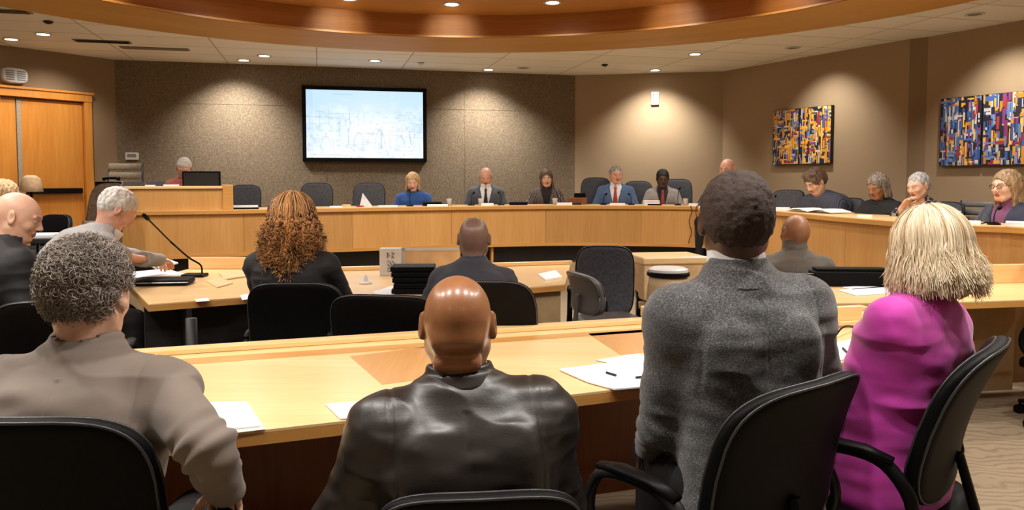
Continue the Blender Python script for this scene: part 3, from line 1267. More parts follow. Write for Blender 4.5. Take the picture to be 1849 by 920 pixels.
    return dict(root=root, HM=HM, pel=pel, TR=TR, seat=seat, s=s, wr=wr, el=el_, sh=sh, c7=c7)


# ------------------------------------------------------------------ chairs
_CH = {}


def plate(W, H, th, zc, yfn, p=4.5, vox=.009, rnd=.03, axis='z', rot=None):
    """cushion whose outline is a superellipse, W x H half sizes"""
    if axis == 'z':
        lo, hi = (-W - .03, -.45, zc - H - .03), (W + .03, .15, zc + H + .03)
    else:
        lo, hi = (-W - .03, -H - .06, zc - .14), (W + .03, H + .06, zc + .14)
    f = Field(lo, hi, vox)

    def fn(X, Y, Z):
        if axis == 'z':
            b, c = Z - zc, Y - yfn(X, Z)
        else:
            b, c = Y, Z - yfn(X, Y)
        rho = (np.abs(X / W) ** p + np.abs(b / H) ** p + 1e-9) ** (1 / p)
        d = (rho - 1) * min(W, H)
        e = np.abs(c) - th
        h = np.clip(.5 + .5 * (e - d) / rnd, 0, 1)
        return d * (1 - h) + e * h + rnd * h * (1 - h)
    f.add((fn, np.array(lo), np.array(hi)), .001)
    return f.mesh()


def task_chair(label, loc, rz, seat=.47, top=1.0, W=.235, lean=.16, mats=('black', 'blackp', 'piping'), armrests=True,
               floor=0.0, group=None, cat='chair', arm_mat=None, vox=.009):
    key = (round(seat, 2), round(top, 2), W, lean, mats, armrests, arm_mat)
    if key in _CH:
        r = copy_tree(_CH[key])
        r.location = (loc[0], loc[1], floor)
        r.rotation_euler = (0, 0, rz)
        tag(r, label, cat, group)
        return r
    m0, m1, m2 = (M[q] for q in mats)
    root = empty('office_chair', (loc[0], loc[1], floor), rz, label, cat, group)
    z0 = seat + .05
    zc, Hh = (z0 + top) / 2, (top - z0) / 2

    def yf(X, Z):
        q = (Z - zc) / Hh
        return -.215 - lean * (Z - zc) - .03 * q * q + .55 * X * X
    v, q = plate(W, Hh, .026, zc, yf, 4.2, vox)
    np_mesh('backrest', [(v, q, 0)], [m0], root)
    m = MB()
    for side_, off in ((1, .022), (-1, -.024)):
        pts = []
        for i in range(49):
            t_ = 2 * PI * i / 48
            x = (W - .006) * math.copysign(abs(math.cos(t_)) ** (2 / 4.2), math.cos(t_))
            z = zc + (Hh - .006) * math.copysign(abs(math.sin(t_)) ** (2 / 4.2), math.sin(t_))
            pts.append((x, yf(x, z) + off * .75, z))
        m.tube(pts, .0035, 6)
    m.build('piping', m2, root, smooth=True)
    v, q = plate(W + .015, .235, .036, seat - .035, lambda X, Y: seat - .035 + .25 * X * X - .9 * np.maximum(Y - .12, 0) ** 2 * 2, 4.0, .011, axis='y')
    np_mesh('seat', [(v, q, 0)], [m0], root)
    m = MB()
    m.tube([(0, -.02, seat - .085), (0, -.22, seat - .08), (0, -.268, seat), (0, -.262 - lean * (z0 + .08 - zc), z0 + .12)], [.030, .028, .024, .020], 10, flat=.6)
    m.box((0, -.02, seat - .09), (.2, .24, .035))
    m.build('back_bracket', m1, root, smooth=False, bevel=.004)
    if armrests:
        for s in (-1, 1):
            x = s * (W + .035)
            p = spline([(x - s * .06, .02, seat - .075), (x, .06, seat - .03), (x + s * .01, .155, seat + .08), (x + s * .005, .13, seat + .19), (x, .02, seat + .215), (x, -.10, seat + .195), (x, -.17, seat + .09), (x, -.12, seat - .02), (x - s * .06, -.06, seat - .075)], 5)
            a = MB()
            a.tube(p, .020, 10, flat=.75).build('armrest', M[arm_mat] if arm_mat else m1, root, smooth=True)
            ar = root.children[-1] if root.children else None
            pad = MB()
            pad.tube([(x, .13, seat + .214), (x, .06, seat + .224), (x, -.05, seat + .222), (x, -.12, seat + .206)], [.018, .026, .026, .018], 10, flat=.55)
            for c in root.children:
                if c.name.startswith('armrest'):
                    last = c
            pad.build('arm_pad', m1, last, smooth=True)
    m = MB()
    m.lathe([(.030, .09), (.030, .24), (.019, .24), (.019, seat - .09)], 16).build('gas_column', M['dmetal'], root, smooth=False)
    m = MB()
    for i in range(5):
        a_ = 2 * PI * i / 5 + .3
        d = Vector((math.cos(a_), math.sin(a_), 0))
        m.tube([Vector((0, 0, .11)), d * .16 + Vector((0, 0, .100)), d * .30 + Vector((0, 0, .075))], [.030, .022, .015], 8, flat=.8)
    m.build('star_base', m1, root, smooth=True)
    for i in range(5):
        a_ = 2 * PI * i / 5 + .3
        d = Vector((math.cos(a_), math.sin(a_), 0))
        c = MB()
        q_ = Vector((-d.y, d.x, 0))
        for s in (-1, 1):
            c.tube([d * .295 + q_ * s * .010 + Vector((0, 0, .028)), d * .295 + q_ * s * .026 + Vector((0, 0, .028))], .027, 14)
        c.tube([d * .295 + Vector((0, 0, .028)), d * .295 + Vector((0, 0, .078))], .008, 8)
        c.build('caster', M['blackp'], root, smooth=False)
    _CH[key] = root
    return root


def stack_chair(label, loc, rz, floor=0, n=1, group=None, mat='cream', sc=1.0):
    """slatted stacking chair"""
    root = empty('stacking_chair', (loc[0], loc[1], floor), rz, label, 'chair', group)
    for s in (-1, 1):
        m = MB()
        m.tube([(s * .23 * sc, .20, .0), (s * .23 * sc, .19, .44)], .011, 8).build('leg', M['dmetal'], root, smooth=True)
        m = MB()
        m.tube([(s * .23 * sc, -.24, .0), (s * .23 * sc, -.19, .44), (s * .22 * sc, -.25, .88)], .011, 8).build('leg', M['dmetal'], root, smooth=True)
    MB().box((0, 0, .455), (.44 * sc, .42, .035)).build('seat', M[mat], root, bevel=.012)
    for k in range(5):
        z = .55 + k * .075
        MB().tube([(-.21 * sc, -.205 - .1 * (z - .5), z), (0, -.235 - .1 * (z - .5), z), (.21 * sc, -.205 - .1 * (z - .5), z)], .012, 8, flat=2.4).build('slat', M[mat], root, smooth=True)
    return root


# ------------------------------------------------------------------ room
W0 = (-8.6, 6.25)
WALLS = [  # corner to corner, clockwise seen from above, starting behind the camera on the left
    ('wall_rear', (8.2, -3.2), (-8.6, -3.2), 'wall'),
    ('wall_left', (-8.6, -3.2), W0, 'wall'),
    ('wall_door', W0, (-5.46, 10.75), 'wall2'),
    ('wall_back', (-5.46, 10.75), (1.0, 12.35), 'acoustic'),
    ('wall_back_right', (1.0, 12.35), (3.22, 11.9), 'wall'),
    ('wall_right', (3.22, 11.9), (4.665, 9.19), 'wall'),
    ('wall_pier', (4.665, 9.19), (4.81, 9.06), 'wall2'),  # darker tone stands for the weak light on this face
    ('wall_right_near', (4.81, 9.06), (8.2, 2.35), 'wall'),
    ('wall_side', (8.2, 2.35), (8.2, -3.2), 'wall'),
]
ZC = 3.10
RC = (-.35, 4.95)
for name, a, b, mt in WALLS:
    m = MB()
    d = Vector((b[0] - a[0], b[1] - a[1], 0))
    n = Vector((-d.y, d.x, 0)).normalized() * .12
    # interior face on a-b, body outwards (left of the clockwise walk)
    poly = [(a[0], a[1]), (b[0], b[1]), (b[0] + n.x, b[1] + n.y), (a[0] + n.x, a[1] + n.y)]
    poly = poly if (d.x * n.y - d.y * n.x) > 0 else poly[::-1]
    m.prism(poly, 0, ZC + .02)
    tag(m.build(name, M[mt]), kind='structure')


def roompoly(ang):
    """distance from the ring's centre to the walls along an angle"""
    d = Vector((math.cos(ang), math.sin(ang)))
    best = 1e9
    for _, a, b, _m in WALLS:
        e = Vector((b[0] - a[0], b[1] - a[1]))
        w = Vector((a[0] - RC[0], a[1] - RC[1]))
        den = d.x * e.y - d.y * e.x
        if abs(den) < 1e-9:
            continue
        t_ = (w.x * e.y - w.y * e.x) / den
        u_ = (w.x * d.y - w.y * d.x) / den
        if t_ > 0 and -1e-6 <= u_ <= 1 + 1e-6:
            best = min(best, t_)
    return best


angs = [2 * PI * i / 144 for i in range(144)]
for _, a, b, _m in WALLS:
    angs.append(math.atan2(a[1] - RC[1], a[0] - RC[0]) % (2 * PI))
angs = sorted(set(round(a, 5) for a in angs))
RO, RI = 5.02, 3.98


def annulus(name, mat, r0, r1, z0, z1, flip=False, kind='structure'):
    m = MB()
    vs, fs, uv = [], [], []
    n = len(angs)
    for a in angs:
        c, s = math.cos(a), math.sin(a)
        p0 = r0(a) if callable(r0) else r0
        p1 = r1(a) if callable(r1) else r1
        vs.append((RC[0] + c * p0, RC[1] + s * p0, z0))
        vs.append((RC[0] + c * p1, RC[1] + s * p1, z1))
    for i in range(n):
        j = (i + 1) % n
        f = (2 * i, 2 * i + 1, 2 * j + 1, 2 * j)
        fs.append(f if flip else f[::-1])
        a0, a1 = angs[i] * 4, (angs[j] if j else 2 * PI) * 4
        q = [(a0, 0), (a0, 1), (a1, 1), (a1, 0)]
        uv.append(q if flip else q[::-1])
    m.add(vs, fs, uv)
    return m


# ceiling: tiles outside the ring, then the maple soffit, the riser and the raised inner ceiling
m = annulus('ceiling', 'tile', RO, lambda a: roompoly(a) + .05, ZC, ZC)
tag(m.build('ceiling', M['tile']), kind='structure')
m = annulus('trim_1', 'ring', RO, RI, ZC - .035, ZC - .035)
mm = annulus('x', 'x', RO, RO, ZC + .05, ZC - .035)
m.add(mm.v, mm.f, mm.uv)
tag(m.build('trim_1', M['ring']), kind='structure')
m = annulus('trim_2', 'riser', RI, RI, ZC - .035, 3.34)
tag(m.build('trim_2', M['riser']), kind='structure')
m = annulus('trim_3', 'ring', RI - .02, RI - .02, ZC - .035, ZC - .015)
tag(m.build('trim_3', M['edge']), kind='structure')
m = MB()
vs = [(RC[0] + math.cos(a) * RI, RC[1] + math.sin(a) * RI, 3.32) for a in angs]
m.add(vs, [tuple(range(len(vs)))[::-1]])
tag(m.build('ceiling', M['cupola']), kind='structure')
# roof slab above so nothing leaks
m = MB()
m.prism([(p[1][0], p[1][1]) for p in WALLS][::-1], 3.45, 3.5)
tag(m.build('ceiling', M['tile']), kind='structure')

m = MB()
m.prism([(p[1][0], p[1][1]) for p in WALLS][::-1], -.06, 0)
tag(m.build('floor', M['carpet']), kind='structure')

# ------------------------------------------------------------------ dais
def pxy(px, Y):
    return ((px - 924.5) / F * Y, Y)


FRONT = [pxy(215, 8.25), pxy(400, 8.62), pxy(612, 9.25), pxy(890, 9.95), pxy(1070, 10.15), pxy(1280, 9.75), pxy(1400, 8.35), pxy(1510, 7.1), pxy(1700, 5.85), pxy(1849, 5.45), (3.80, 4.6), (3.90, 3.7)]
DP = spline(FRONT, 8)
PLZ = .38
TOPZ = 1.12


def on_dais(px, inset):
    """point on the worktop 'inset' behind the front edge, in the direction of pixel column px"""
    P = offset_path(DP, inset)
    k = (px - 924.5) / F
    for a, b in zip(P[:-1], P[1:]):
        fa, fb = a[0] - k * a[1], b[0] - k * b[1]
        if fa <= 0 <= fb or fb <= 0 <= fa:
            t_ = fa / (fa - fb) if fa != fb else 0
            return Vector((a[0] + (b[0] - a[0]) * t_, a[1] + (b[1] - a[1]) * t_, TOPZ))
    return None


m = MB()
plat = offset_path(DP, .14)
plat = [(plat[0][0] - .6, plat[0][1])] + plat
poly = plat + [(3.95, 2.9), (7.85, 2.9), (4.75, 9.0), (3.18, 11.85), (1.0, 12.28), (-5.40, 10.70), (-5.9, 9.98)]
m.prism(poly, .002, PLZ)
tag(m.build('floor', M['platform']), kind='structure')

dais = empty('council_dais', (DP[0][0], DP[0][1], PLZ), 0, 'long curved maple council dais with black recessed base', 'desk')
inv0 = Matrix.Translation(-Vector((DP[0][0], DP[0][1], PLZ)))


def part_at(o, parent):
    o.parent = parent
    o.matrix_parent_inverse = parent.matrix_basis.inverted()
    return o


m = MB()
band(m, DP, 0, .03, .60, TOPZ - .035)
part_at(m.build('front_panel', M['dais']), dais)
m = MB()
band(m, DP, -.012, .012, .592, .632)
part_at(m.build('lower_rail', M['edge']), dais)
m = MB()
band(m, DP, .12, .15, PLZ + .0, .60)
part_at(m.build('toe_kick', M['toe']), dais)
m = MB()
band(m, DP, -.02, .62, TOPZ - .035, TOPZ)
part_at(m.build('worktop', M['rim']), dais)
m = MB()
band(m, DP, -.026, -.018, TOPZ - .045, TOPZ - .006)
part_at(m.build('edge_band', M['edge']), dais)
for k in (4, 14, 24, 34, 46, 58, 70):
    P = offset_path(DP, .03)
    Q = offset_path(DP, .58)
    a, b = P[k], Q[k]
    m = MB()
    t_ = Vector((b[1] - a[1], -(b[0] - a[0]))).normalized() * .015
    m.prism([(a[0] - t_.x, a[1] - t_.y), (a[0] + t_.x, a[1] + t_.y), (b[0] + t_.x, b[1] + t_.y), (b[0] - t_.x, b[1] - t_.y)], PLZ, TOPZ - .036)
    part_at(m.build('support_panel', M['edge']), dais)

# clerk's raised desk on the left end
ca, cb = Vector((*pxy(213, 8.27), 0)), Vector((*pxy(419, 8.72), 0))
dx = (cb - ca).normalized()
nn = Vector((-dx.y, dx.x, 0))
clerk = empty('clerk_desk', ((ca + cb) / 2 + nn * .3 + Vector((0, 0, TOPZ)))[:], 0, 'raised maple clerk desk on the left end of the dais', 'desk')
CZ = 1.385


def quad(a, b, d0, d1):
    return [(a + nn * d0)[:2], (b + nn * d0)[:2], (b + nn * d1)[:2], (a + nn * d1)[:2]]


m = MB()
m.prism(quad(ca, cb, -.012, .02), TOPZ + .002, CZ - .03)
part_at(m.build('front_panel', M['dais']), clerk)
m = MB()
m.prism(quad(cb - dx * .10, cb + dx * .012, -.03, .62), TOPZ + .001, CZ + .012)
part_at(m.build('end_panel', M['edge'], bevel=.006), clerk)
m = MB()
m.prism(quad(ca - dx * .01, cb - dx * .10, -.035, .34), CZ - .03, CZ)
part_at(m.build('counter', M['rim'], bevel=.005), clerk)
m = MB()
m.prism(quad(ca - dx * .22, ca - dx * .012, -.02, .62), PLZ, CZ - .01)
part_at(m.build('side_panel', M['toe'], bevel=.005), clerk)

# ------------------------------------------------------------------ desks of the inner ring
def desk(name, label, pts, z=.75, th=.042, panel=None, pz0=.08, rim=None, legs=(), top='top', rz=.10, edge='edge', pmat='panel', rimt=.05):
    """pts: counter-clockwise outline; panel/rim: index pairs of sides"""
    root = empty(name, (sum(p[0] for p in pts) / len(pts), sum(p[1] for p in pts) / len(pts), 0), 0, label, 'desk')
    m = MB()
    m.prism(pts, z - .008, z)
    part_at(m.build('tabletop', M[top]), root)
    m = MB()
    m.prism(pts, z - th, z - .009)
    part_at(m.build('edge_band', M[edge]), root)
    c = Vector((sum(p[0] for p in pts) / len(pts), sum(p[1] for p in pts) / len(pts)))

    def strip(i, j, ins, t_, z0, z1, nm, mt):
        a, b = Vector(pts[i][:2]), Vector(pts[j][:2])
        d = (b - a).normalized()
        n = Vector((-d.y, d.x))
        if n.dot(c - a) < 0:
            n = -n
        q = [a + n * ins, b + n * ins, b + n * (ins + t_), a + n * (ins + t_)]
        if (q[1] - q[0]).cross(q[2] - q[0]) < 0:
            q = q[::-1]
        mb = MB()
        mb.prism([tuple(x) for x in q], z0, z1)
        part_at(mb.build(nm, M[mt], bevel=.003), root)
    for (i, j, ins) in panel or ():
        strip(i, j, ins, .03, pz0, z - th - .001, 'modesty_panel', pmat)
    for (i, j) in rim or ():
        strip(i, j, .0, rimt, z + .001, z + rz, 'raised_ledge', 'rim')
    for (x, y) in legs:
        mb = MB()
        mb.tube([(x, y, 0), (x, y, z - th - .001)], .03, 12).build('leg', M['toe'], root, smooth=True)
        l = bpy.data.objects[COL.objects[-1].name]
        part_at(l, root)
    return root


def near_y(x):
    return 2.13 + .40 * (x + .80)


def far_y(x):
    return 3.11 + .337 * (x + 1.41)


fx0, fx1 = -3.0, 1.78
fd = desk('curved_desk', 'wide maple desk across the front with inlaid top and papers', [(fx0, near_y(fx0)), (-1.6, near_y(-1.6) - .02), (-.4, near_y(-.4) - .03), (.6, near_y(.6) - .02), (fx1, near_y(fx1)), (fx1 + .12, far_y(fx1) + .02), (.6, far_y(.6) + .02), (-.4, far_y(-.4) + .03), (-1.6, far_y(-1.6) + .02), (fx0, far_y(fx0))],
          panel=((9, 8, .30), (8, 7, .30), (7, 6, .30), (6, 5, .30)), rim=((9, 8), (8, 7), (7, 6), (6, 5)), rz=.022, pz0=.05, rimt=.075)
# inlaid veneer sheets
def inlay(pxs, mt='inlay'):
    p = [atz(x, y, .7505)[:2] for x, y in pxs]
    mb = MB()
    if sum((p[(i + 1) % len(p)][0] - p[i][0]) * (p[(i + 1) % len(p)][1] + p[i][1]) for i in range(len(p))) > 0:
        p = p[::-1]
    mb.prism(p, .7500, .7512)
    part_at(mb.build('inlaid_sheet', M[mt]), fd)


inlay([(632, 643), (690, 694), (880, 668), (800, 622)])
inlay([(1062, 602), (1120, 640), (1300, 622), (1230, 590)])
inlay([(-40, 672), (-40, 684), (1240, 594), (1225, 588)], 'edge')

ld = desk('curved_desk', 'maple side desk where the stooping man reads, gooseneck microphone on it',
          [atz(268, 549, .75)[:2], atz(480, 533, .75)[:2], atz(500, 484, .75)[:2], atz(345, 484, .75)[:2], atz(232, 512, .75)[:2]],
          rim=((2, 3),), rz=.09, panel=((2, 3, .1), (0, 1, .22), (4, 0, .2)), pmat='toe', legs=[atz(345, 560, .75)[:2]], pz0=.1)  # black near panels added to darken the space under this desk
md = desk('curved_desk', 'maple middle desk in front of the dark-suited bald man',
          [atz(560, 539, .75)[:2], atz(760, 533, .75)[:2], atz(1020, 513, .75)[:2], atz(1030, 476, .75)[:2], atz(800, 483, .75)[:2], atz(600, 488, .75)[:2]],
          panel=((0, 1, .25), (1, 2, .05)), pmat='tanpanel', rim=((3, 4), (4, 5)), rz=.03, pz0=.06)
rd = desk('curved_desk', 'maple desk on the right between grey tweed jacket and blonde woman',
          [atz(1440, 548, .75)[:2], atz(1655, 545, .75)[:2], atz(1655, 516, .75)[:2], atz(1440, 516, .75)[:2]],
          panel=((0, 1, .12),), pmat='tanpanel', rz=.03, pz0=.06)
re_ = desk('curved_desk', 'greyish wooden desk with raised back ledge right of the blonde woman',
           [atz(1662, 547, .75)[:2], atz(1960, 537, .75)[:2], atz(1849, 508, .75)[:2], atz(1662, 512, .75)[:2]],
           panel=((0, 1, .5), (2, 3, .02)), pmat='tanpanel', rim=((2, 3),), rz=.125, pz0=.06, top='rim')

# ------------------------------------------------------------------ door, wall things
def wall_frame(i, px, z, out=.0):
    """matrix on wall i: x along the wall (to the left for someone facing it), y out of the wall into the room, z up"""
    _, a, b, _m = WALLS[i]
    k = (px - 924.5) / F
    fa, fb = a[0] - k * a[1], b[0] - k * b[1]
    t_ = fa / (fa - fb)
    p = Vector((a[0] + (b[0] - a[0]) * t_, a[1] + (b[1] - a[1]) * t_, z))
    d = Vector((b[0] - a[0], b[1] - a[1], 0)).normalized()
    n = Vector((d.y, -d.x, 0))  # into the room (right of the clockwise walk)
    Mx = Matrix(((-d.x, n.x, 0, p.x + n.x * out), (-d.y, n.y, 0, p.y + n.y * out), (0, 0, 1, p.z), (0, 0, 0, 1)))
    return Mx


def zat(px, py, i):
    Mx = wall_frame(i, px, 0)
    return at(px, py, Mx[1][3]).z


def onwall(o, Mx, parent=None):
    o.matrix_world = Mx
    return o


def wroot(name, Mx, label, cat):
    o = empty(name, Mx.translation[:], 0, label, cat)
    o.rotation_euler = Mx.to_euler()
    return o


# acoustic wall seams (raised panel joints)
A3, B3 = WALLS[3][1], WALLS[3][2]
m = MB()
for px in (590, 840):
    Mx = wall_frame(3, px, 0, .002)
    m.add([(-.006, 0, PLZ), (.006, 0, PLZ), (.006, 0, ZC), (-.006, 0, ZC), (-.006, .004, PLZ), (.006, .004, PLZ), (.006, .004, ZC), (-.006, .004, ZC)],
          [(4, 5, 6, 7), (0, 4, 7, 3), (1, 2, 6, 5)], None, Mx)
Mx = wall_frame(3, 220, 0, .002)
Lw = (Vector(B3) - Vector(A3)).length
m.box((-Lw / 2 + .1, .001, zat(430, 188, 3)), (Lw - .1, .004, .010), Mx)
tag(m.build('trim_4', M['acoustic']), kind='structure')

# door in the left-hand wall
def door():
    Mx = wall_frame(2, 82, PLZ)
    k0, k1 = wall_frame(2, -14, 0).translation, wall_frame(2, 166, 0).translation
    Wd = (k1 - k0).length
    Mx = wall_frame(2, 82, PLZ)
    cx = ((k0 + k1) / 2 - Mx.translation.xy.to_3d())
    d = Mx.to_3x3() @ Vector((1, 0, 0))
    cxl = cx.xy.to_3d().dot(d)
    top = zat(166, 172, 2) - PLZ
    root = empty('door_1', Mx.translation[:], 0)
    root.rotation_euler = Mx.to_euler()
    tag(root, 'double maple door in wide frame with black push bar', kind='structure')
    h = Wd / 2
    m = MB()
    m.box((cxl - h + .05, .03, top / 2), (.10, .10, top))
    m.box((cxl + h - .05, .03, top / 2), (.10, .10, top))
    m.box((cxl, .035, top - .05), (Wd, .11, .10))
    m.box((cxl, .045, top + .01), (Wd + .04, .13, .03))
    m.build('door_frame', M['doorw'], root, bevel=.006)
    split = cxl + h - .32
    m = MB()
    m.box(((split + cxl - h + .10) / 2 - .01, .012, (top - .11) / 2), (split - (cxl - h + .10) - .03, .02, top - .12))
    leaf = m.build('door_leaf', M['doorw'], root, bevel=.003)
    m = MB()
    m.box(((split + cxl - h + .10) / 2, .055, .93), (split - (cxl - h) - .2, .05, .07))
    m.build('push_bar', M['blackp'], leaf, bevel=.006)
    m = MB()
    m.box(((cxl + h - .10 + split) / 2 + .02, .012, (top - .11) / 2), (cxl + h - .10 - split - .03, .02, top - .12))
    m.build('door_leaf', M['doorw'], root, bevel=.003)
    m = MB()
    m.box((split, .012, (top - .11) / 2), (.05, .03, top - .12))
    m.build('meeting_strip', M['cream'], root)


door()

# television
zt, zb = zat(659, 158, 3), zat(659, 292, 3)
Mx = wall_frame(3, 659, (zt + zb) / 2, .0)
pl, pr = wall_frame(3, 548, 0).translation, wall_frame(3, 770, 0).translation
tw, th_ = (pr - pl).length, zt - zb
tv = wroot('television', Mx, 'large black-framed screen glowing pale blue on the dark back wall', 'television')
xo = ((pl + pr) / 2 - Mx.translation).to_3d()
xo.z = 0
xo = xo.dot(Mx.to_3x3() @ Vector((1, 0, 0)))
m = MB()
m.box((xo, .035, 0), (tw, .07, th_))
m.build('housing', M['blackp'], tv, bevel=.006)
bz = .055
m = MB()
for (cx_, cz_, w_, h_) in ((0, th_ / 2 - bz / 2, tw, bz), (0, -th_ / 2 + bz / 2, tw, bz), (-tw / 2 + bz / 2, 0, bz, th_), (tw / 2 - bz / 2, 0, bz, th_)):
    m.box((xo + cx_, .078, cz_), (w_, .016, h_))
m.build('bezel', M['blackp'], tv, bevel=.004)


def grid_picture(name, img, x0, x1, z0, z1, y, mat, parent, thick=0):
    """img: (rows top to bottom, cols, 3) linear colours on a grid of quads"""
    hh, ww, _ = img.shape
    xs = np.linspace(x0, x1, ww + 1)
    zs = np.linspace(z1, z0, hh + 1)
    V = np.array([(x, y, z) for z in zs for x in xs])
    i = np.arange(hh * ww)
    r, c = i // ww, i % ww
    a = r * (ww + 1) + c
    Q = np.stack([a, a + ww + 1, a + ww + 2, a + 1], 1)
    o = np_mesh(name, [(V, Q, 0)], [mat], parent)
    me = o.data
    ca_ = me.color_attributes.new('Col', 'FLOAT_COLOR', 'CORNER')
    col = np.concatenate([img.reshape(-1, 3), np.ones((hh * ww, 1))], 1)
    ca_.data.foreach_set('color', np.repeat(col, 4, 0).astype(np.float32).ravel())
    me.polygons.foreach_set('use_smooth', np.zeros(hh * ww, bool))
    return o


def lin(c):
    return np.array(srgb(*c)[:3])


# the projected picture: a faint pale drawing of arches and masts under a light blue sky
hh, ww = 150, 250
yy, xx = np.mgrid[0:hh, 0:ww] / np.array([hh, ww])[:, None, None]
P2 = np.stack([xx.ravel() * 3, yy.ravel() * 2, 0 * xx.ravel()], 1)
nz = (noise3(P2, 3, 1) * .5 + noise3(P2, 9, 2) * .3).reshape(hh, ww)
k = np.clip(1.25 - yy * 1.1 + nz * .7, 0, 1)[..., None]
img = lin((250, 253, 255)) * (1 - k) + lin((196, 226, 246)) * k
wcen = np.exp(-((xx - .55) / .3) ** 2 - ((yy - .6) / .35) ** 2)[..., None]
img = img * (1 - wcen * .7) + lin((255, 255, 255)) * wcen * .7
dk = lin((120, 156, 192))


def mark(msk, s_=.55):
    global img
    img = np.where(msk[..., None], img * (1 - s_) + dk * s_, img)


rr = np.random.RandomState(5)
for cx_, ry in ((.16, .2), (.44, .26), (.62, .30), (.80, .22)):
    q = ((xx - cx_) / .045) ** 2 + ((yy - .88) / ry) ** 2
    mark((np.abs(q - 1) < .12) & (yy < .9), .28)
for _k in range(26):
    x_ = rr.rand()
    y_ = .3 + rr.rand() * .5
    mark((np.abs(xx - x_) < .002) & (yy > y_ - .12 * rr.rand()) & (yy < y_ + .15), .4)
for _k in range(22):
    x_, y_ = rr.rand(), .3 + rr.rand() * .5
    mark((np.abs(yy - y_) < .003) & (np.abs(xx - x_) < .03 + .1 * rr.rand()), .35)
mark((noise3(P2, 14, 4).reshape(hh, ww) > .42) & (yy > .3), .22)
for y_ in (.045, .06):
    mark((np.abs(yy - y_) < .004) & (xx > .22) & (xx < .40), .3)
mark((np.abs(yy - .955) < .004) & (xx > .02) & (xx < .3), .6)
mark((xx < .055), .12)
for y_, a_, b_ in ((.80, .84, .90), (.855, .80, .93), (.91, .78, .95)):
    img = np.where(((np.abs(yy - y_) < .014) & (xx > a_) & (xx < b_))[..., None], lin((255, 255, 255)), img)
mark((np.abs(xx - .885 - (yy - .7) * .1) < .004) & (yy > .62) & (yy < .8), .6)
grid_picture('screen', img, xo + tw / 2 - bz, xo - tw / 2 + bz, -th_ / 2 + bz, th_ / 2 - bz, .075, M['screenpic'], tv)


def painting(label, i, pxl, pxr, pyt, pyb, pal, wts, seed, pxm, vert):
    pxc = (pxl + pxr) / 2
    z1, z0 = zat(pxc, pyt, i), zat(pxc, pyb, i)
    Mx = wall_frame(i, pxc, (z0 + z1) / 2)
    root = wroot('painting', Mx, label, 'painting')
    ex = Mx.to_3x3() @ Vector((1, 0, 0))

    def lx(px):
        return (wall_frame(i, px, (z0 + z1) / 2).translation - Mx.translation).dot(ex)
    h = (z1 - z0) / 2
    rr = np.random.RandomState(seed)
    for (a, b) in ((lx(pxl), lx(pxm) + .006), (lx(pxm) - .006, lx(pxr))):
        m = MB()
        m.box(((a + b) / 2, .03, 0), (abs(b - a), .055, 2 * h))
        pan = m.build('canvas_panel', M['toe'], root, bevel=.003)
        gw, gh = 60, 84
        im = np.zeros((gh, gw, 3)) + lin((24, 22, 40))
        order = rr.rand(330)
        for k in range(330):
            c = lin(pal[rr.choice(len(pal), p=wts)]) * (.75 + .45 * rr.rand())
            x, y = rr.randint(-3, gw), rr.randint(-5, gh)
            if rr.rand() < vert:
                w_, l_ = rr.randint(2, 5), rr.randint(7, 22)
            else:
                l_, w_ = rr.randint(2, 5), rr.randint(5, 16)
            sl = (slice(max(y, 0), max(y + l_, 0)), slice(max(x, 0), max(x + w_, 0)))
            im[sl] = c
            if w_ > 3 and l_ > 4:  # dark outline stroke on one side
                im[max(y, 0):max(y + l_, 0), max(x, 0):max(x, 0) + 1] = lin((20, 20, 34))
        grid_picture('painted_surface', im, a - .004, b + .004, -h + .004, h - .004, .0585, M['canvas'], pan)
    return root


pal = [(232, 170, 60), (206, 140, 40), (60, 96, 160), (196, 196, 190), (150, 50, 60), (30, 30, 50), (104, 132, 180), (120, 50, 120)]
painting('smaller abstract painting of orange and blue strokes above the stooped reader', 5, 1399, 1503, 195, 296, pal, [.36, .14, .1, .1, .06, .12, .08, .04], 4, 1446, .55)
painting('larger abstract painting of blue, purple and orange strokes at the far right', 7, 1699, 1880, 170, 298, pal, [.14, .08, .24, .14, .08, .14, .12, .06], 9, 1774, .72)

# alarm strobe, exit light, thermostat
Mx = wall_frame(4, 1181, zat(1181, 178, 4))
o = wroot('wall_strobe', Mx, 'small white alarm strobe on the tan wall', 'alarm')
MB().box((0, .025, 0), (.12, .05, .20)).build('housing', M['white'], o, bevel=.012)
for k in (-1, 1):
    MB().box((k * .028, .052, .01), (.018, .006, .15)).build('grille', M['grill'], o)
Mx = wall_frame(2, 31, zat(31, 137, 2))
o = wroot('emergency_light', Mx, 'oval white emergency light above the maple door', 'light')
m = MB()
m.add([(.15 * math.copysign(abs(math.cos(t_)) ** .55, math.cos(t_)) * f_, y_, .095 * math.copysign(abs(math.sin(t_)) ** .7, math.sin(t_)) * f_) for y_, f_ in ((0, 1), (.06, 1), (.08, .9)) for t_ in [k * 2 * PI / 32 for k in range(32)]],
      [(j * 32 + k, j * 32 + (k + 1) % 32, (j + 1) * 32 + (k + 1) % 32, (j + 1) * 32 + k) for j in (0, 1) for k in range(32)] + [tuple(range(64, 96))])
m.build('housing', M['white'], o)
for k in (-1, 1):
    g = MB()
    for j in range(-2, 3):
        g.box((k * .065, .082, j * .026), (.095, .006, .013))
    g.build('grille', M['grill'], o)
Mx = wall_frame(3, 241, zat(241, 282, 3))
o = wroot('thermostat', Mx, 'small white thermostat on the back wall left of the clerk', 'thermostat')
MB().box((0, .018, 0), (.17, .035, .10)).build('housing', M['white'], o, bevel=.008)
MB().box((.0, .037, .01), (.11, .003, .045)).build('display', M['grill'], o)

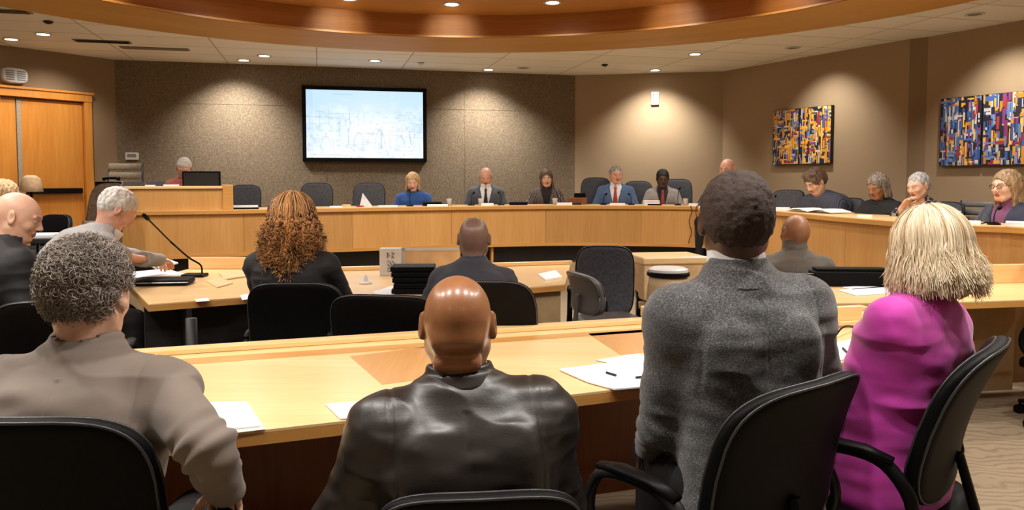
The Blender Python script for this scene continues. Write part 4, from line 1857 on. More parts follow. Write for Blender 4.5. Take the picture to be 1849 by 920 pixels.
# ------------------------------------------------------------------ ceiling things
def downlight(px, py, z, label, r=.075, lit=True, group=None, kind='down'):
    p = atz(px, py, z) if not isinstance(px, Vector) else px
    o = empty('ceiling_light', (p.x, p.y, z), 0, label, 'light', group)
    m = MB()
    m.lathe([(r, -.010), (r + .028, -.010), (r + .030, -.001), (r, -.001)], 24, closed=True).build('trim_ring', M['white'], o)
    m = MB()
    m.lathe([(.001, -.006), (r, -.006), (r, -.002), (.001, -.002)], 24).build('lamp', M['lamp'] if lit else M['grill'], o)
    return p, o


WARM = (1.0, .95, .88)


def spot(p, target, watts, ang, blend=1.0, rad=.05, col=WARM, parent=None):
    ld_ = bpy.data.lights.new('lamp_light', 'SPOT')
    ld_.energy = watts
    ld_.spot_size = R(ang)
    ld_.spot_blend = blend
    ld_.shadow_soft_size = rad
    ld_.color = col
    o = bpy.data.objects.new('lamp_light', ld_)
    o.location = p
    d = Vector(target) - Vector(p)
    o.rotation_euler = d.to_track_quat('-Z', 'Y').to_euler()
    COL.objects.link(o)
    return o

C['plum'] = cloth('plum_scarf', srgb(110, 60, 96))
H['dkblond'] = hairshell('dark_blond_hair', srgb(112, 86, 60), srgb(176, 148, 112))
GRP = 'small lit downlights of the tiled ceiling'
KD, KW = 1.0, 1.0
NAMES = {(20, 70): 'downlight in the tiles above the emergency light, nearest the left edge', (78, 61): 'downlight in the tiles right of the one at the left edge',
         (440, 108): 'downlight washing the back wall left of the screen', (477, 100): 'dimmer downlight beside the one left of the screen',
         (677, 109): 'downlight in the tiles above the screen', (882, 125): 'downlight washing the back wall right of the screen',
         (945, 122): 'dim downlight just right of the one over the tied man', (1255, 97): 'downlight in the tiles right of the tan wall strobe',
         (1183, 126): 'downlight directly above the tan wall strobe'}
for (px, py), lb in NAMES.items():
    p, o = downlight(px, py, ZC, lb, .065, (px, py) not in ((945, 122),))
    near_wall = py > 104 and px in (440, 882, 1183)
    if not near_wall:
        spot((p.x, p.y, ZC - .03), (p.x, p.y - .2, 0), 45 * KD, 120)


def wash(px, i, off, w, ang=92, tz=1.75):
    Mx = wall_frame(i, px, ZC - .03, off)
    Mt = wall_frame(i, px, tz, .0)
    spot(Mx.translation, Mt.translation, w, ang, 1.0, .05, (1, .94, .85))
    return Mx.translation


wash(430, 3, .66, 135 * KW, 105, 1.5)
wash(868, 3, .66, 135 * KW, 105, 1.5)
wash(1182, 4, .66, 110 * KW, 105, 1.5)
p = wash(1500, 5, .75, 60 * KW)
downlight(Vector((p.x, p.y, ZC)), 0, ZC, 'added unlit downlight ring over the smaller painting', .065, False)  # fixture added only to give the wash spot a source
p = wash(1830, 7, .75, 70 * KW)
downlight(Vector((p.x, p.y, ZC)), 0, ZC, 'added unlit downlight ring over the larger painting', .065, False)  # likewise an added ring, there to carry the wash
p = wash(90, 2, .9, 45 * KW)

# downlights of the raised inner ceiling, a circle along the riser
n = 20
for k in range(n):
    a = 2 * PI * (k + .27) / n
    q = Vector((RC[0] + math.cos(a) * 3.42, RC[1] + math.sin(a) * 3.42, 3.32))
    if q.y > 2:
        where = 'downlight of the raised wooden ceiling'
        downlight(q, 0, 3.32, where, .07, True, 'downlights circling the raised wooden ceiling')
    spot((q.x, q.y, 3.29), (q.x, q.y, 0), 62 * KD, 150, .8, .06)
    if q.y > 5.5 and k % 3 != 1:  # extra unseen spot added to make glow patches on the riser
        spot((q.x, q.y, 3.285), (RC[0] + math.cos(a) * 3.98, RC[1] + math.sin(a) * 3.98, 3.10), 5.5, 75, 1.0, .03, (1, .84, .58))
# unseen downlights added behind and beside the camera to light the foreground
for (x, y) in ((-4.9, 1.0), (-6.2, 4.2), (-1.9, -1.4), (1.9, -1.4), (4.9, 1.0), (5.3, 3.6), (-6.0, -1.5), (6, -1.5), (0, -2.4)):
    downlight(Vector((x, y, ZC)), 0, ZC, 'added unseen downlight in the tiled ceiling around the wooden ring', .07, True, 'unseen downlights added around the wooden ring')
    spot((x, y, ZC - .03), (x, y, 0), (70 if y > .5 else 22) * KD, 150, .8, .06)

# air vents and sprinkler
for (px, py, lb, w, mt) in ((185, 74, 'dark slotted air vent in the tiles, nearer the door', .62, 'dmetal'), (280, 87, 'pale slotted air vent right of the darker one', .8, 'cream'),
                            (4, 19, 'dark air vent at the top left corner', .5, 'dmetal')):
    p = atz(px, py, ZC)
    o = empty('air_vent', (p.x, p.y, ZC), R(14), lb, 'vent')
    MB().box((0, 0, -.004), (w, .16, .008)).build('frame', M['grill'], o)
    g = MB()
    for j in range(5):
        g.box((0, -.056 + j * .028, -.012), (w - .05, .013, .006))
    g.build('slats', M[mt], o)
for px, py, lb in ((87, 38, 'small dark sprinkler in the tiles above the left downlights'), (760, 113, 'small round detector in the tiles right of the screen'), (1092, 116, 'small dark sensor in the tiles left of the strobe')):
    p = atz(px, py, ZC)
    MB_ = MB()
    MB_.lathe([(.045, -.002), (.05, -.012), (.022, -.03), (.012, -.032)], 16)
    o = MB_.build('smoke_detector', M['dmetal'] if 'dark' in lb else M['white'])
    o.location = (p.x, p.y, ZC)
    tag(o, lb, 'sensor')

# ------------------------------------------------------------------ people
P = {}
# front row, seen from behind
a = at(425, 872, 1.80)
P[1] = person('person with curly grey hair in taupe jacket, arm hanging by chair', px=162, py=441, Y=1.80, head_deg=4, s=1.0, lean=7, slouch=.05,
              look=(-4, 12, 0), sk='pale', hair='under', hmat=H['saltpepper'], tmat=C['taupe'], top='jacket', near=True, bulk=1.04, shw=1.04, fold=.013, fscale=5, seed=11, hem=.05,
              arms={'L': 'lap', 'R': (at(406, 880, 1.74), at(392, 800, 1.3))}, back=1, armr=1.02, curl=.5)
P[2] = person('bald person in shiny dark leather jacket, seen from behind at centre', px=826, py=497, Y=1.80, head_deg=9, s=1.0, lean=6, slouch=.03, side=-3,
              look=(-6, 4, 0), sk='brown', hair='bald', tmat=C['leather'], top='leather', near=True, bulk=1.08, shw=1.10, fold=.007, seed=21, neckr=.057,
              arms={'L': (at(720, 930, 1.95), at(520, 960, 1.6)), 'R': (at(960, 930, 2.1), at(1120, 960, 1.6))}, back=1, armr=1.1)
P[3] = person('tall person with cropped dark hair in grey tweed jacket and white collar', px=1330, py=316, Y=2.12, head_deg=3, twist=8, s=1.10, lean=2, slouch=.0, side=-2, hem=.07, pants=C['black'],
              look=(-8, 4, 0), sk='dark', hair='afro', hmat=H['stubble'], tmat=C['tweed'], shirt=C['white'], near=True, bulk=1.02, shw=1.04, fold=.006, seed=31, neckr=.056,
              arms={'L': (at(1172, 806, 2.36), at(1170, 960, 1.95)), 'R': 'desk'}, back=1)
P[4] = person('person with blonde bob in bright magenta top, seen from behind', px=1668, py=390, Y=2.3, head_deg=38, s=.97, lean=-8, side=7,
              look=(-22, 10, 0), sx='f', sk='pale', hair='bob', hmat=H['blond'], tmat=C['magenta'], top='sweater', near=True, bulk=1.12, shw=1.06, fold=.009, seed=41, loose=True, fscale=6,
              pants=C['jeans'], arms={'L': (at(1545, 775, 2.65), at(1520, 780, 2.1)), 'R': 'lap'}, armr=1.05)
# second row
P[5] = person('person with long curly auburn hair in black jacket, seen from behind', px=528, py=360, Y=4.25, head_deg=-4, s=1.07, lean=6, sx='f', sk='pale', hair='under', hmat=H['auburn'],
              tmat=C['blacksuit'], top='jacket', vox=.008, bulk=1.12, shw=1.12, seed=51, fold=.006)
P[6] = person('bald person in charcoal suit leaning over the middle desk', px=856, py=392, Y=4.3, head_deg=-2, s=1.04, lean=20, slouch=.03, look=(0, 10, 0), sk='midbrown', hair='none',
              tmat=C['navysuit'], vox=.008, bulk=1.05, shw=1.0, seed=61, fold=.006)
P[7] = person('bald person in brown-grey sweater beyond the right desk', px=1437, py=388, Y=5.55, head_deg=-14, s=1.10, lean=12, look=(26, 8, 4), sk='tan', hair='none', tmat=C['olive'], top='turtle', vox=.009,
              bulk=1.12, shw=1.05, seed=71, fold=.006)
P[8] = person('white-haired person in light grey suit stooping over papers at microphone', px=236, py=349, Y=5.0, head_deg=-52, s=1.12, lean=38, slouch=.05, look=(-6, 42, 0), sk='pink', hair='short', hmat=H['white'],
              tmat=C['greysuit'], shirt=C['white'], vox=.007, bulk=1.12, seed=81, fold=.006,
              arms={'L': (at(283, 472, 5.7), at(190, 520, 5.8)), 'R': (at(300, 472, 5.4), at(220, 560, 4.8))})
P[9] = person('bald person in black suit at the left edge, face in profile', px=44, py=350, Y=3.85, head_deg=-32, s=1.03, lean=20, slouch=.03, look=(-40, 20, 0), sk='pale', hair='none',
              tmat=C['blacksuit'], vox=.007, bulk=1.16, shw=1.05, seed=91, fold=.006, arms={'L': 'desk', 'R': 'lap'})
P[10] = person('person with light blond hair at the left edge behind the bald one', px=10, py=327, Y=5.9, head_deg=-55, s=1.0, lean=10, look=(0, 8, 0), sx='f', sk='pale', hair='long', hmat=H['blond'],
               tmat=C['black'], top='sweater', seed=101)


# the council, left to right
def council(k, label, px, py, Y, hd, **kw):
    d = dict(floor=PLZ, s=1.0, lean=8, bulk=1.08, seed=k * 7, vox=.009)
    d.update(kw)
    P[k] = person(label, px=px, py=py, Y=Y, head_deg=hd, **d)


council(12, 'white-haired person in red and white behind the black monitor', 331, 287, 9.35, 195, lean=22, look=(0, 30, 0), hair='short', hmat=H['white'], sk='pink', tmat=cloth('red_check', srgb(170, 90, 80)), top='sweater')
council(13, 'short blond-haired person in blue sweater below the screen', 745, 313, 10.55, 178, s=1.03, sx='f', lean=18, look=(6, 16, 0), hair='bob', hmat=H['blond'], tmat=C['blue'], top='sweater', bulk=1.12, shw=1.08)
council(14, 'grey-haired person in slate suit, white shirt and black tie, head bowed', 877, 304, 10.75, 181, s=1.03, lean=12, look=(0, 26, 0), hair='fringe', hmat=H['silver'], sk='pink', tmat=C['suit2'], shirt=C['white'], tie=C['blktie'], bulk=1.15, shw=1.1)
council(15, 'long-haired person in black and white patterned jacket', 985, 307, 10.9, 186, sx='f', lean=12, look=(-6, 12, 6), hair='long', hmat=H['brown'], tmat=C['pattern'], shirt=C['scarf'], bulk=1.1)
council(16, 'person in blue suit with red tie, dark chair behind', 1112, 300, 10.85, 170, s=1.05, lean=6, look=(20, 6, 0), hair='short', hmat=H['grey'], sk='pink', tmat=C['bluesuit'], shirt=C['white'], tie=C['redtie'], bulk=1.15, shw=1.08)
council(17, 'dark-skinned person in pale grey jacket with dark red tie', 1197, 307, 10.75, 170, lean=8, look=(5, 16, 0), sk='dark', hair='afro', hmat=H['black'], tmat=C['lgrey'], shirt=C['scarf'], tie=C['redtie'], bulk=1.12)
council(18, 'bald person in dark jacket mostly hidden by the tall tweed jacket', 1312, 287, 9.9, 140, s=1.08, lean=14, side=-8, look=(0, 14, 0), sk='pink', hair='none', tmat=C['navysuit'], bulk=1.12, arms={'L': 'chin', 'R': 'desk'})
council(19, 'brown-haired person in striped grey knit bent over white pages', 1464, 309, 8.5, 112, s=1.12, lean=30, slouch=.06, look=(0, 36, 0), sx='m', hair='wavy', hmat=H['brown'], tmat=C['stripe'], top='sweater', bulk=1.25, shw=1.12)
council(20, 'person with short grey-brown hair in black, looking down, beside plaid jacket', 1581, 316, 7.5, 118, s=1.0, sx='f', lean=18, look=(0, 22, 0), sk='tan', hair='bob', hmat=H['saltpepper'], tmat=C['black'], top='sweater', bulk=1.2, shw=1.05)
council(21, 'grey-haired person in checked black and white jacket, hand at chin', 1655, 313, 7.05, 112, s=1.0, sx='f', lean=16, look=(0, 14, 4), hair='short', hmat=H['silver'], tmat=C['plaid'], bulk=1.15, arms={'L': 'desk', 'R': 'chin'})
council(22, 'person with glasses and grey-blond hair in navy blazer, far right', 1818, 309, 6.05, 106, s=1.02, sx='f', lean=6, look=(0, 4, 0), hair='long', hmat=H['dkblond'], tmat=C['navy'], shirt=C['plum'], glasses=True, bulk=1.15)

# ------------------------------------------------------------------ hair of the nearer people
def rot3(HM):
    return np.array(HM.to_3x3().normalized())


def scalp(n, rs, zmin=-.05, face=True):
    out = []
    while len(out) < n:
        d = rs.normal(size=(n * 2, 3))
        d /= np.linalg.norm(d, axis=1, keepdims=True)
        p = np.where(d[:, 2:3] > -.15, d * np.array((.078, .098, .088)) + np.array((0, -.018, .026)), d * np.array((.078, .090, .086)) + np.array((0, -.022, .016)))
        ok = (p[:, 2] > zmin)
        if face:
            ok &= ~((p[:, 1] > .030) & (p[:, 2] < .075)) & ~((np.abs(p[:, 0]) > .060) & (p[:, 2] < .01) & (p[:, 1] > -.035))
        out.extend(zip(p[ok], d[ok]))
    out = out[:n]
    return np.array([o[0] for o in out]), np.array([o[1] for o in out])


def curly(pk, n, L, cr, turns, zmin, mat, rad, seed, grav=.3, name='hair_curls'):
    rs = np.random.RandomState(seed)
    p, d = scalp(n, rs, zmin)
    k = 14
    t_ = np.linspace(0, 1, k)[None, :, None]
    fall = np.array((0, 0, -1.0))
    dr = d + fall * grav + rs.normal(size=d.shape) * .45
    dr /= np.linalg.norm(dr, axis=1, keepdims=True)
    u = np.cross(dr, rs.normal(size=dr.shape))
    u /= np.linalg.norm(u, axis=1, keepdims=True)
    w = np.cross(dr, u)
    LL = L * (.6 + .8 * rs.rand(n))[:, None, None]
    ph = (rs.rand(n) * 6.28)[:, None, None] + t_ * turns * 6.28
    c = cr * (.6 + .8 * rs.rand(n))[:, None, None]
    path = p[:, None, :] + dr[:, None, :] * LL * t_ + (u[:, None, :] * np.cos(ph) + w[:, None, :] * np.sin(ph)) * c * np.minimum(t_ * 4, 1)
    HM = np.array(P[pk]['HM'])
    Q = xf(HM, path.reshape(-1, 3)).reshape(n, k, 3)
    taper = (1 - .5 * np.linspace(0, 1, k))[None, :]
    clump = np.clip(.5 + .7 * noise3(p, 30, seed) + .35 * rs.normal(size=n), 0, 1)
    return strands(name, Q, rad * taper, clump, mat, P[pk]['root'])


curly(1, 9500, .018, .0085, .9, -.062, HS['greycurl'], .0013, 1, .1)
curly(3, 7000, .0065, .0032, 1.4, -.045, HS['afro'], .0010, 2, 0)


def falling(pk, n, mat, seed, zend, out_r, curl_r, turns, rad, wave=.004, flip=.02, k=26, smooth_top=True, name='hair_locks', zj=.03, yback=0, part=.0, ellr=(.078, .098), clumps=60, facecut=.02):
    """strands that follow the head down from the crown, then hang to zend with waves or curls"""
    rs = np.random.RandomState(seed)
    cid = rs.randint(0, clumps, n)
    ca = rs.rand(clumps) * 2 * PI
    az = ca[cid] + rs.normal(size=n) * .05
    keep = ~((np.sin(az) > .45))  # open towards the face
    az = np.where(keep, az, -az)
    th0 = np.radians(6 + 62 * rs.rand(n) ** .8)
    path = np.zeros((n, k, 3))
    zE = zend + zj * rs.normal(size=clumps)[cid] * .5 + zj * .5 * rs.normal(size=n)
    layer = .006 + out_r * rs.rand(n)
    cph = (rs.rand(clumps) * 6.28)[cid]
    crr = curl_r * (.6 + .8 * rs.rand(clumps))[cid]
    for j in range(k):
        t_ = j / (k - 1)
        top = .42
        if t_ < top:
            th = th0 + (np.radians(92) - th0) * (t_ / top)
            r = 1 + layer / .09
            x = np.cos(az) * np.sin(th) * ellr[0] * r
            y = np.sin(az) * np.sin(th) * ellr[1] * r - .018
            z = np.cos(th) * .088 * r + .026
            amp = 0.25 * (t_ / top)
        else:
            q = (t_ - top) / (1 - top)
            ze = .026 + (zE - .026) * q
            rr_ = 1 + layer / .09 + flip / .09 * q ** 2.0
            x = np.cos(az) * ellr[0] * rr_
            y = np.sin(az) * ellr[1] * rr_ - .018 - yback * q
            z = ze
            amp = .25 + .75 * min(q * 2.5, 1)
        a2 = cph + t_ * turns * 6.28
        x = x + (np.cos(a2) * np.cos(az)) * crr * amp + wave * amp * np.sin(9 * t_ + cph * 2)
        y = y + (np.cos(a2) * np.sin(az)) * crr * amp
        z = z + np.sin(a2) * crr * amp * .8
        path[:, j, 0], path[:, j, 1], path[:, j, 2] = x, y, z
    path += (rs.normal(size=(n, 1, 3)) * .0014)
    HM = np.array(P[pk]['HM'])
    Q = xf(HM, path.reshape(-1, 3)).reshape(n, k, 3)
    sh_ = np.clip(.55 + (.30 if pk == 4 else .42) * rs.normal(size=clumps)[cid] + .13 * rs.normal(size=n), 0, 1)
    taper = (1 - .55 * np.linspace(0, 1, k) ** 3)[None, :]
    return strands(name, Q, rad * taper, sh_, mat, P[pk]['root'])


falling(4, 6500, HS['blonde'], 3, -.112, .024, .003, 1.0, .0011, wave=.005, flip=.020, zj=.018, clumps=420)
falling(4, 2600, HS['blonde'], 4, -.090, .028, .004, 1.2, .0011, wave=.007, flip=.034, zj=.028, clumps=240)
falling(5, 3600, HS['auburntop'], 5, -.06, .010, .004, 1.0, .0018, flip=.0, clumps=70, zj=.02)
falling(5, 3400, HS['auburn'], 6, -.20, .034, .016, 5.5, .0024, wave=.006, flip=.045, zj=.06, clumps=170, k=60)
falling(5, 1800, HS['auburn'], 8, -.12, .040, .015, 5.0, .0024, wave=.006, flip=.055, zj=.05, clumps=120, k=60)

# ------------------------------------------------------------------ chairs
def seatof(k):
    return P[k]['seat'], P[k]['root'].location


def chair_for(k, label, dtop, rz=None, dx=0, dy=0, W=.235, back=.0, **kw):
    s_, l = seatof(k)
    h = P[k]['root'].rotation_euler.z if rz is None else R(rz)
    f_ = Vector((-math.sin(h), math.cos(h)))
    kw.setdefault('floor', l.z)
    return task_chair(label, (l.x + dx + f_.x * back, l.y + dy + f_.y * back), h, seat=s_ - .005, top=dtop - l.z, W=W, **kw)


chair_for(1, 'black leather chair under the taupe jacket, bottom left corner', .99, rz=1, W=.255, back=.06, vox=.007)
chair_for(2, 'black leather chair under the leather jacket, bottom centre', .835, rz=6, W=.225, back=.04, vox=.007)
chair_for(3, 'black leather chair under the tweed jacket, its back turned right', .985, rz=38, W=.265, back=-.08, dx=-.15, lean=.24, vox=.007, arm_mat='dmetal')
chair_for(4, 'black leather chair under the magenta top, at the right', 1.01, rz=50, W=.26, back=-.02, dx=-.06, lean=.30, vox=.007)
chair_for(5, 'black leather chair behind the auburn-haired person', .94, rz=2, W=.25, dx=.10, back=-.03)
chair_for(6, 'black leather chair behind the charcoal-suited bald person', .99, rz=-3, W=.235, dx=.13, back=-.22)
chair_for(7, 'black leather chair whose back shows below the brown-grey sweater', .84, rz=-6, W=.24, back=.0)
chair_for(8, 'black chair under the stooping person in light grey', .90, rz=-52, back=-.04)
chair_for(9, 'black chair under the bald person at the left edge', 1.0, rz=-34, back=-.04)
chair_for(10, 'black chair under the blond person at the left edge', 1.0, rz=-55, back=-.04)


def free(px, Y, label, ztop, rz, seat=.47, W=.235, floor=0.0, **kw):
    x, y = pxy(px, Y)
    h = R(rz)
    f_ = Vector((-math.sin(h), math.cos(h))) * .25
    return task_chair(label, (x + f_.x, y + f_.y), h, seat=seat, top=ztop - floor, W=W, floor=floor, **kw)


free(690, 3.64, 'empty black leather chair left of the glossy bald head', .915, -7, W=.28)
free(84, 3.25, 'empty black chair behind the curly grey head', .95, 20)
free(1093, 5.15, 'empty dark mesh chair before the storage boxes', 1.02, -6, W=.20, mats=('greyf', 'blackp', 'blackp'))
free(1045, 4.62, 'empty grey leather chair turned sideways, seat showing', .90, -72, seat=.60, W=.22, mats=('greyl', 'greyl', 'greyl'), armrests=False)
free(97, 6.6, 'rounded black chair beyond the bald person at the left edge', 1.16, 160, W=.21)
free(2045, 4.3, 'black chair cut off by the right edge behind the magenta top', .62, 30, seat=.40, armrests=True)

DC = dict(floor=PLZ, mats=('greyf', 'blackp', 'blackp'), vox=.012)
for px, Y, zt_, rz, W, lb in ((443, 9.75, 1.395, 184, .20, 'grey council chair next to the clerk desk, empty'),
                              (572, 10.0, 1.42, 180, .215, 'grey council chair above the auburn curls, empty'),
                              (667, 10.2, 1.42, 178, .215, 'empty charcoal council chair left of the blue sweater'),
                              (1076, 11.0, 1.49, 176, .22, 'charcoal council chair left of the blue suit'),
                              (1152, 11.1, 1.44, 172, .21, 'charcoal council chair between blue suit and pale grey jacket'),
                              (1222, 11.1, 1.47, 168, .22, 'charcoal council chair right of the pale grey jacket'),
                              (1422, 9.1, 1.34, 128, .22, 'empty charcoal council chair left of the striped knit'),
                              (1530, 8.5, 1.26, 120, .21, 'charcoal council chair between striped knit and black sweater'),
                              (1704, 7.3, 1.25, 112, .22, 'charcoal council chair behind the checked jacket')):
    x, y = pxy(px, Y)
    h = R(rz)
    f_ = Vector((-math.sin(h), math.cos(h))) * .22
    task_chair(lb, (x + f_.x, y + f_.y), h, seat=.46, top=zt_ - PLZ, W=W, **DC)
for k, lb in ((13, 'council chair hidden behind the blue sweater'), (14, 'council chair under the slate suit'), (19, 'council chair under the striped knit'), (22, 'council chair under the navy blazer')):
    l = P[k]['root'].location
    chair_for(k, lb, min(1.22, P[k]['seat'] + PLZ + .38), back=-.04, mats=('greyf', 'blackp', 'blackp'), vox=.012)

stack_chair('slatted stacking chair at the left below the door', pxy(137, 6.9), R(160), floor=.0, sc=.9).scale = (1, 1, 1.22)
stack_chair('slatted chair behind the clerk desk, below the thermostat', pxy(207, 9.3), R(175), floor=PLZ, mat='cream').scale = (1, 1, 1.45)
stack_chair('slatted stacking chair between checked jacket and navy blazer', pxy(1752, 6.95), R(120), floor=PLZ, mat='grill')
x, y = pxy(163, 7.6)
bro = task_chair('brown patterned armchair left of the clerk desk', (x, y), R(170), seat=.6, top=1.42, W=.2, mats=('brownf', 'brownf', 'brownf'), armrests=False)

# ------------------------------------------------------------------ things on the desks
def obj(name, label, cat, mb, mat, loc=(0, 0, 0), rz=0, group=None, smooth=False, bevel=0, **kw):
    o = mb.build(name, mat, None, smooth=smooth, bevel=bevel)
    o.location = loc
    o.rotation_euler = (0, 0, rz)
    return tag(o, label, cat, group)


def sheet(pxs, z, label, mat='paper', th=.002, name='paper_sheet', cat='paper', group=None):
    p = [atz(x, y, z) for x, y in pxs]
    c = sum(p, Vector()) / len(p)
    q = [(v.x - c.x, v.y - c.y) for v in p]
    if sum((q[(i + 1) % len(q)][0] - q[i][0]) * (q[(i + 1) % len(q)][1] + q[i][1]) for i in range(len(q))) > 0:
        q = q[::-1]
    m = MB()
    m.prism(q, 0, th)
    return obj(name, label, cat, m, M[mat], (c.x, c.y, z + .0004))


DZ = .7515
sheet([(372, 729), (448, 727), (480, 775), (396, 785)], DZ, 'clear document sleeve under the white page beside the taupe sleeve', 'tape', .0012)
sheet([(374, 728), (444, 726), (470, 770), (392, 778)], DZ + .0022, 'white page beside the taupe sleeve', 'paper', .004)
sheet([(588, 731), (660, 724), (672, 752), (614, 757)], DZ, 'white page left of the leather jacket', 'paper', .003)
sheet([(1010, 668), (1130, 653), (1195, 664), (1180, 698), (1110, 704), (1060, 690)], DZ + .0014, 'large white pages between leather and tweed jackets', 'paper', .005)
sheet([(1075, 650), (1150, 638), (1200, 652), (1130, 662)], DZ, 'grey translucent sheet under the large white pages', 'paper2', .001)
sheet([(1496, 622), (1545, 612), (1556, 640), (1500, 656)], DZ, 'white page between the tweed jacket and magenta sleeve', 'paper', .004)
for (x0, y0, x1, y1, z, lb) in ((1148, 681, 1172, 679, DZ + .011, 'dark pen on the white pages by the tweed sleeve'), (1095, 672, 1112, 677, DZ + .011, 'thin grey pen on the left of the large white pages'), (1522, 628, 1532, 638, DZ + .009, 'pen on the page by the magenta sleeve')):
    a_, b_ = atz(x0, y0, z), atz(x1, y1, z)
    m = MB()
    m.tube([Vector((0, 0, 0)), (b_ - a_)], .0045, 8)
    o = m.build('pen', [M['ink']])
    o.location = a_
    tag(o, lb, 'pen')
# wooden block and little stand on the far ledge
p = at(1182, 588, 3.83)
obj('wooden_block', 'pale wooden block on the front desk ledge left of the tweed jacket', 'block', MB().box((0, 0, .03), (.13, .06, .05)), M['rim'], (p.x, p.y, .7695), R(18), bevel=.004)
p = atz(1530, 582, .77)
o = empty('name_stand', (p.x, p.y, .7695), R(15), 'pale wooden name stand right of the tweed jacket', 'stand')
MB().box((0, 0, .045), (.15, .02, .07)).build('plate', M['rim'], o, bevel=.004)
MB().box((0, 0, .006), (.13, .07, .010)).build('base', M['rim'], o, bevel=.002)
m = MB()
m.tube(spline([tuple(atz(1545, 594, .756)), tuple(at(1533, 588, 3.5)), tuple(at(1520, 592, 3.42)), tuple(atz(1508, 607, .756))], 6), .004, 6)
tag(m.build('cable', M['blackp'], smooth=True), 'thin black cable looping by the wooden name stand', 'cable')

# left desk: microphone, folder, papers
mb_ = atz(352, 499, .75)
mic = empty('gooseneck_microphone', mb_[:], 0, 'black gooseneck microphone bending towards the stooping reader', 'microphone')
m = MB()
m.box((0, 0, .012), (.16, .12, .022)).build('base', M['blackp'], mic, bevel=.008)
pts = [at(365, 492, 5.62), at(362, 478, 5.6), at(340, 464, 5.55), at(308, 436, 5.35), at(283, 411, 5.2), at(268, 396, 5.1)]
pts = [tuple(Vector(q) - mb_) for q in pts]
pts[0] = (pts[0][0], pts[0][1], .02)
MB().tube(spline(pts[:4], 5), .0065, 8).build('stem', M['blackp'], mic, smooth=True)
MB().tube(spline(pts[3:], 5), .005, 8).build('gooseneck', M['blackp'], mic, smooth=True)
d_ = (Vector(pts[5]) - Vector(pts[4])).normalized()
MB().tube([Vector(pts[5]) - d_ * .01, Vector(pts[5]) + d_ * .015, Vector(pts[5]) + d_ * .06, Vector(pts[5]) + d_ * .075], [.008, .014, .014, .006], 10).build('capsule', M['blackp'], mic, smooth=True)
sheet([(236, 492), (300, 486), (335, 496), (240, 503)], .7505, 'white papers in front of the stooping reader', 'paper', .006)
sheet([(262, 476), (300, 468), (322, 476), (282, 486)], .7505, 'white page under the hands of the stooping reader', 'paper', .01)
p = atz(296, 513, .75)
o = empty('document_case', (p.x, p.y, .7505), R(8), 'black zipped document case on the side desk', 'case')
MB().box((0, 0, .022), (.36, .20, .042)).build('body', M['black'], o, bevel=.016)
MB().tube([(-.18, -.10, .022), (.18, -.10, .022)], .004, 6).build('zipper', M['metal'], o)
sheet([(372, 508), (400, 501), (420, 512), (392, 520)], .7505, 'crumpled kraft sheet right of the microphone', 'kraft', .006)
sheet([(395, 494), (436, 490), (446, 500), (405, 506)], .7505, 'kraft sheet at the far side of the microphone desk', 'kraft', .010)
sheet([(434, 533), (450, 530), (456, 539), (437, 542)], .7505, 'white card near the edge of the side desk', 'paper', .002)
p = at(368, 556, 4.33)
sheet([(352, 540), (376, 538), (378, 543), (354, 545)], .7505, 'small white sticker card on the side desk edge', 'paper', .002)
# the reader's sheet held up
p1 = P[8]['root']

# middle desk
p = atz(748, 531, .75)
o = empty('stacked_binders', (p.x, p.y, .7505), R(3), 'pile of black binders beside the charcoal suit', 'binders')
o.name = 'binder_pile'
o.name = 'binder_tray'
for k in range(5):
    MB().box((random.uniform(-.012, .012), .10 + random.uniform(-.01, .01), .017 + k * .034), (.27 - .01 * (k % 2), .20, .030)).build('binder', M['black'], o, bevel=.005)
o['label'] = 'black desk tray of binders left of the charcoal suit'
o['category'] = 'tray'
p = atz(738, 496, .75)
o = empty('open_carton', (p.x, p.y, .7505), R(2), 'white open carton with black writing left of the charcoal suit', 'box')
wbx = .40
m = MB()
m.box((-.13, 0, .10), (.155, .10, .20))
m.build('front_flap', M['white'], o, bevel=.003)
m = MB()
m.box((.16, .06, .10), (.44, .012, .19)).box((-.05, .06, .10), (.02, .012, .19))
m.build('lid', M['kraft'], o)
m = MB()
m.box((.16, .052, .185), (.44, .006, .022)).box((.16, .052, .03), (.44, .006, .05)).box((-.045, .052, .10), (.03, .006, .19))
m.build('lid_border', M['white'], o)
m = MB()
y_ = -.0515
for pts_ in ([(-.15, .17), (-.15, .13), (-.135, .15), (-.15, .17)], [(-.12, .17), (-.10, .165), (-.12, .145), (-.10, .135), (-.12, .13)], [(-.15, .11), (-.13, .10), (-.12, .08), (-.14, .07), (-.15, .09)], [(-.115, .11), (-.10, .09), (-.115, .07)], [(-.15, .055), (-.12, .06), (-.115, .04), (-.14, .03), (-.15, .045)]):
    m.tube([(x_, y_, z_) for x_, z_ in pts_], .006, 6, flat=.3)
m.build('writing', M['ink'], o)
sheet([(672, 528), (708, 516), (722, 530), (690, 534)], .7505, 'white page on the middle desk beside the black tray', 'paper', .003)
sheet([(972, 497), (1003, 490), (1015, 502), (985, 507)], .7505, 'white notepad on the middle desk right of the charcoal suit', 'paper', .012)
p = atz(660, 512, .75)
obj('wrapper', 'small crumpled white and dark wrapper on the middle desk', 'wrapper', MB().lathe([(.04, 0), (.045, .008), (.02, .02), (.012, .05), (.004, .06)], 7), M['paper2'], (p.x, p.y, .7505))
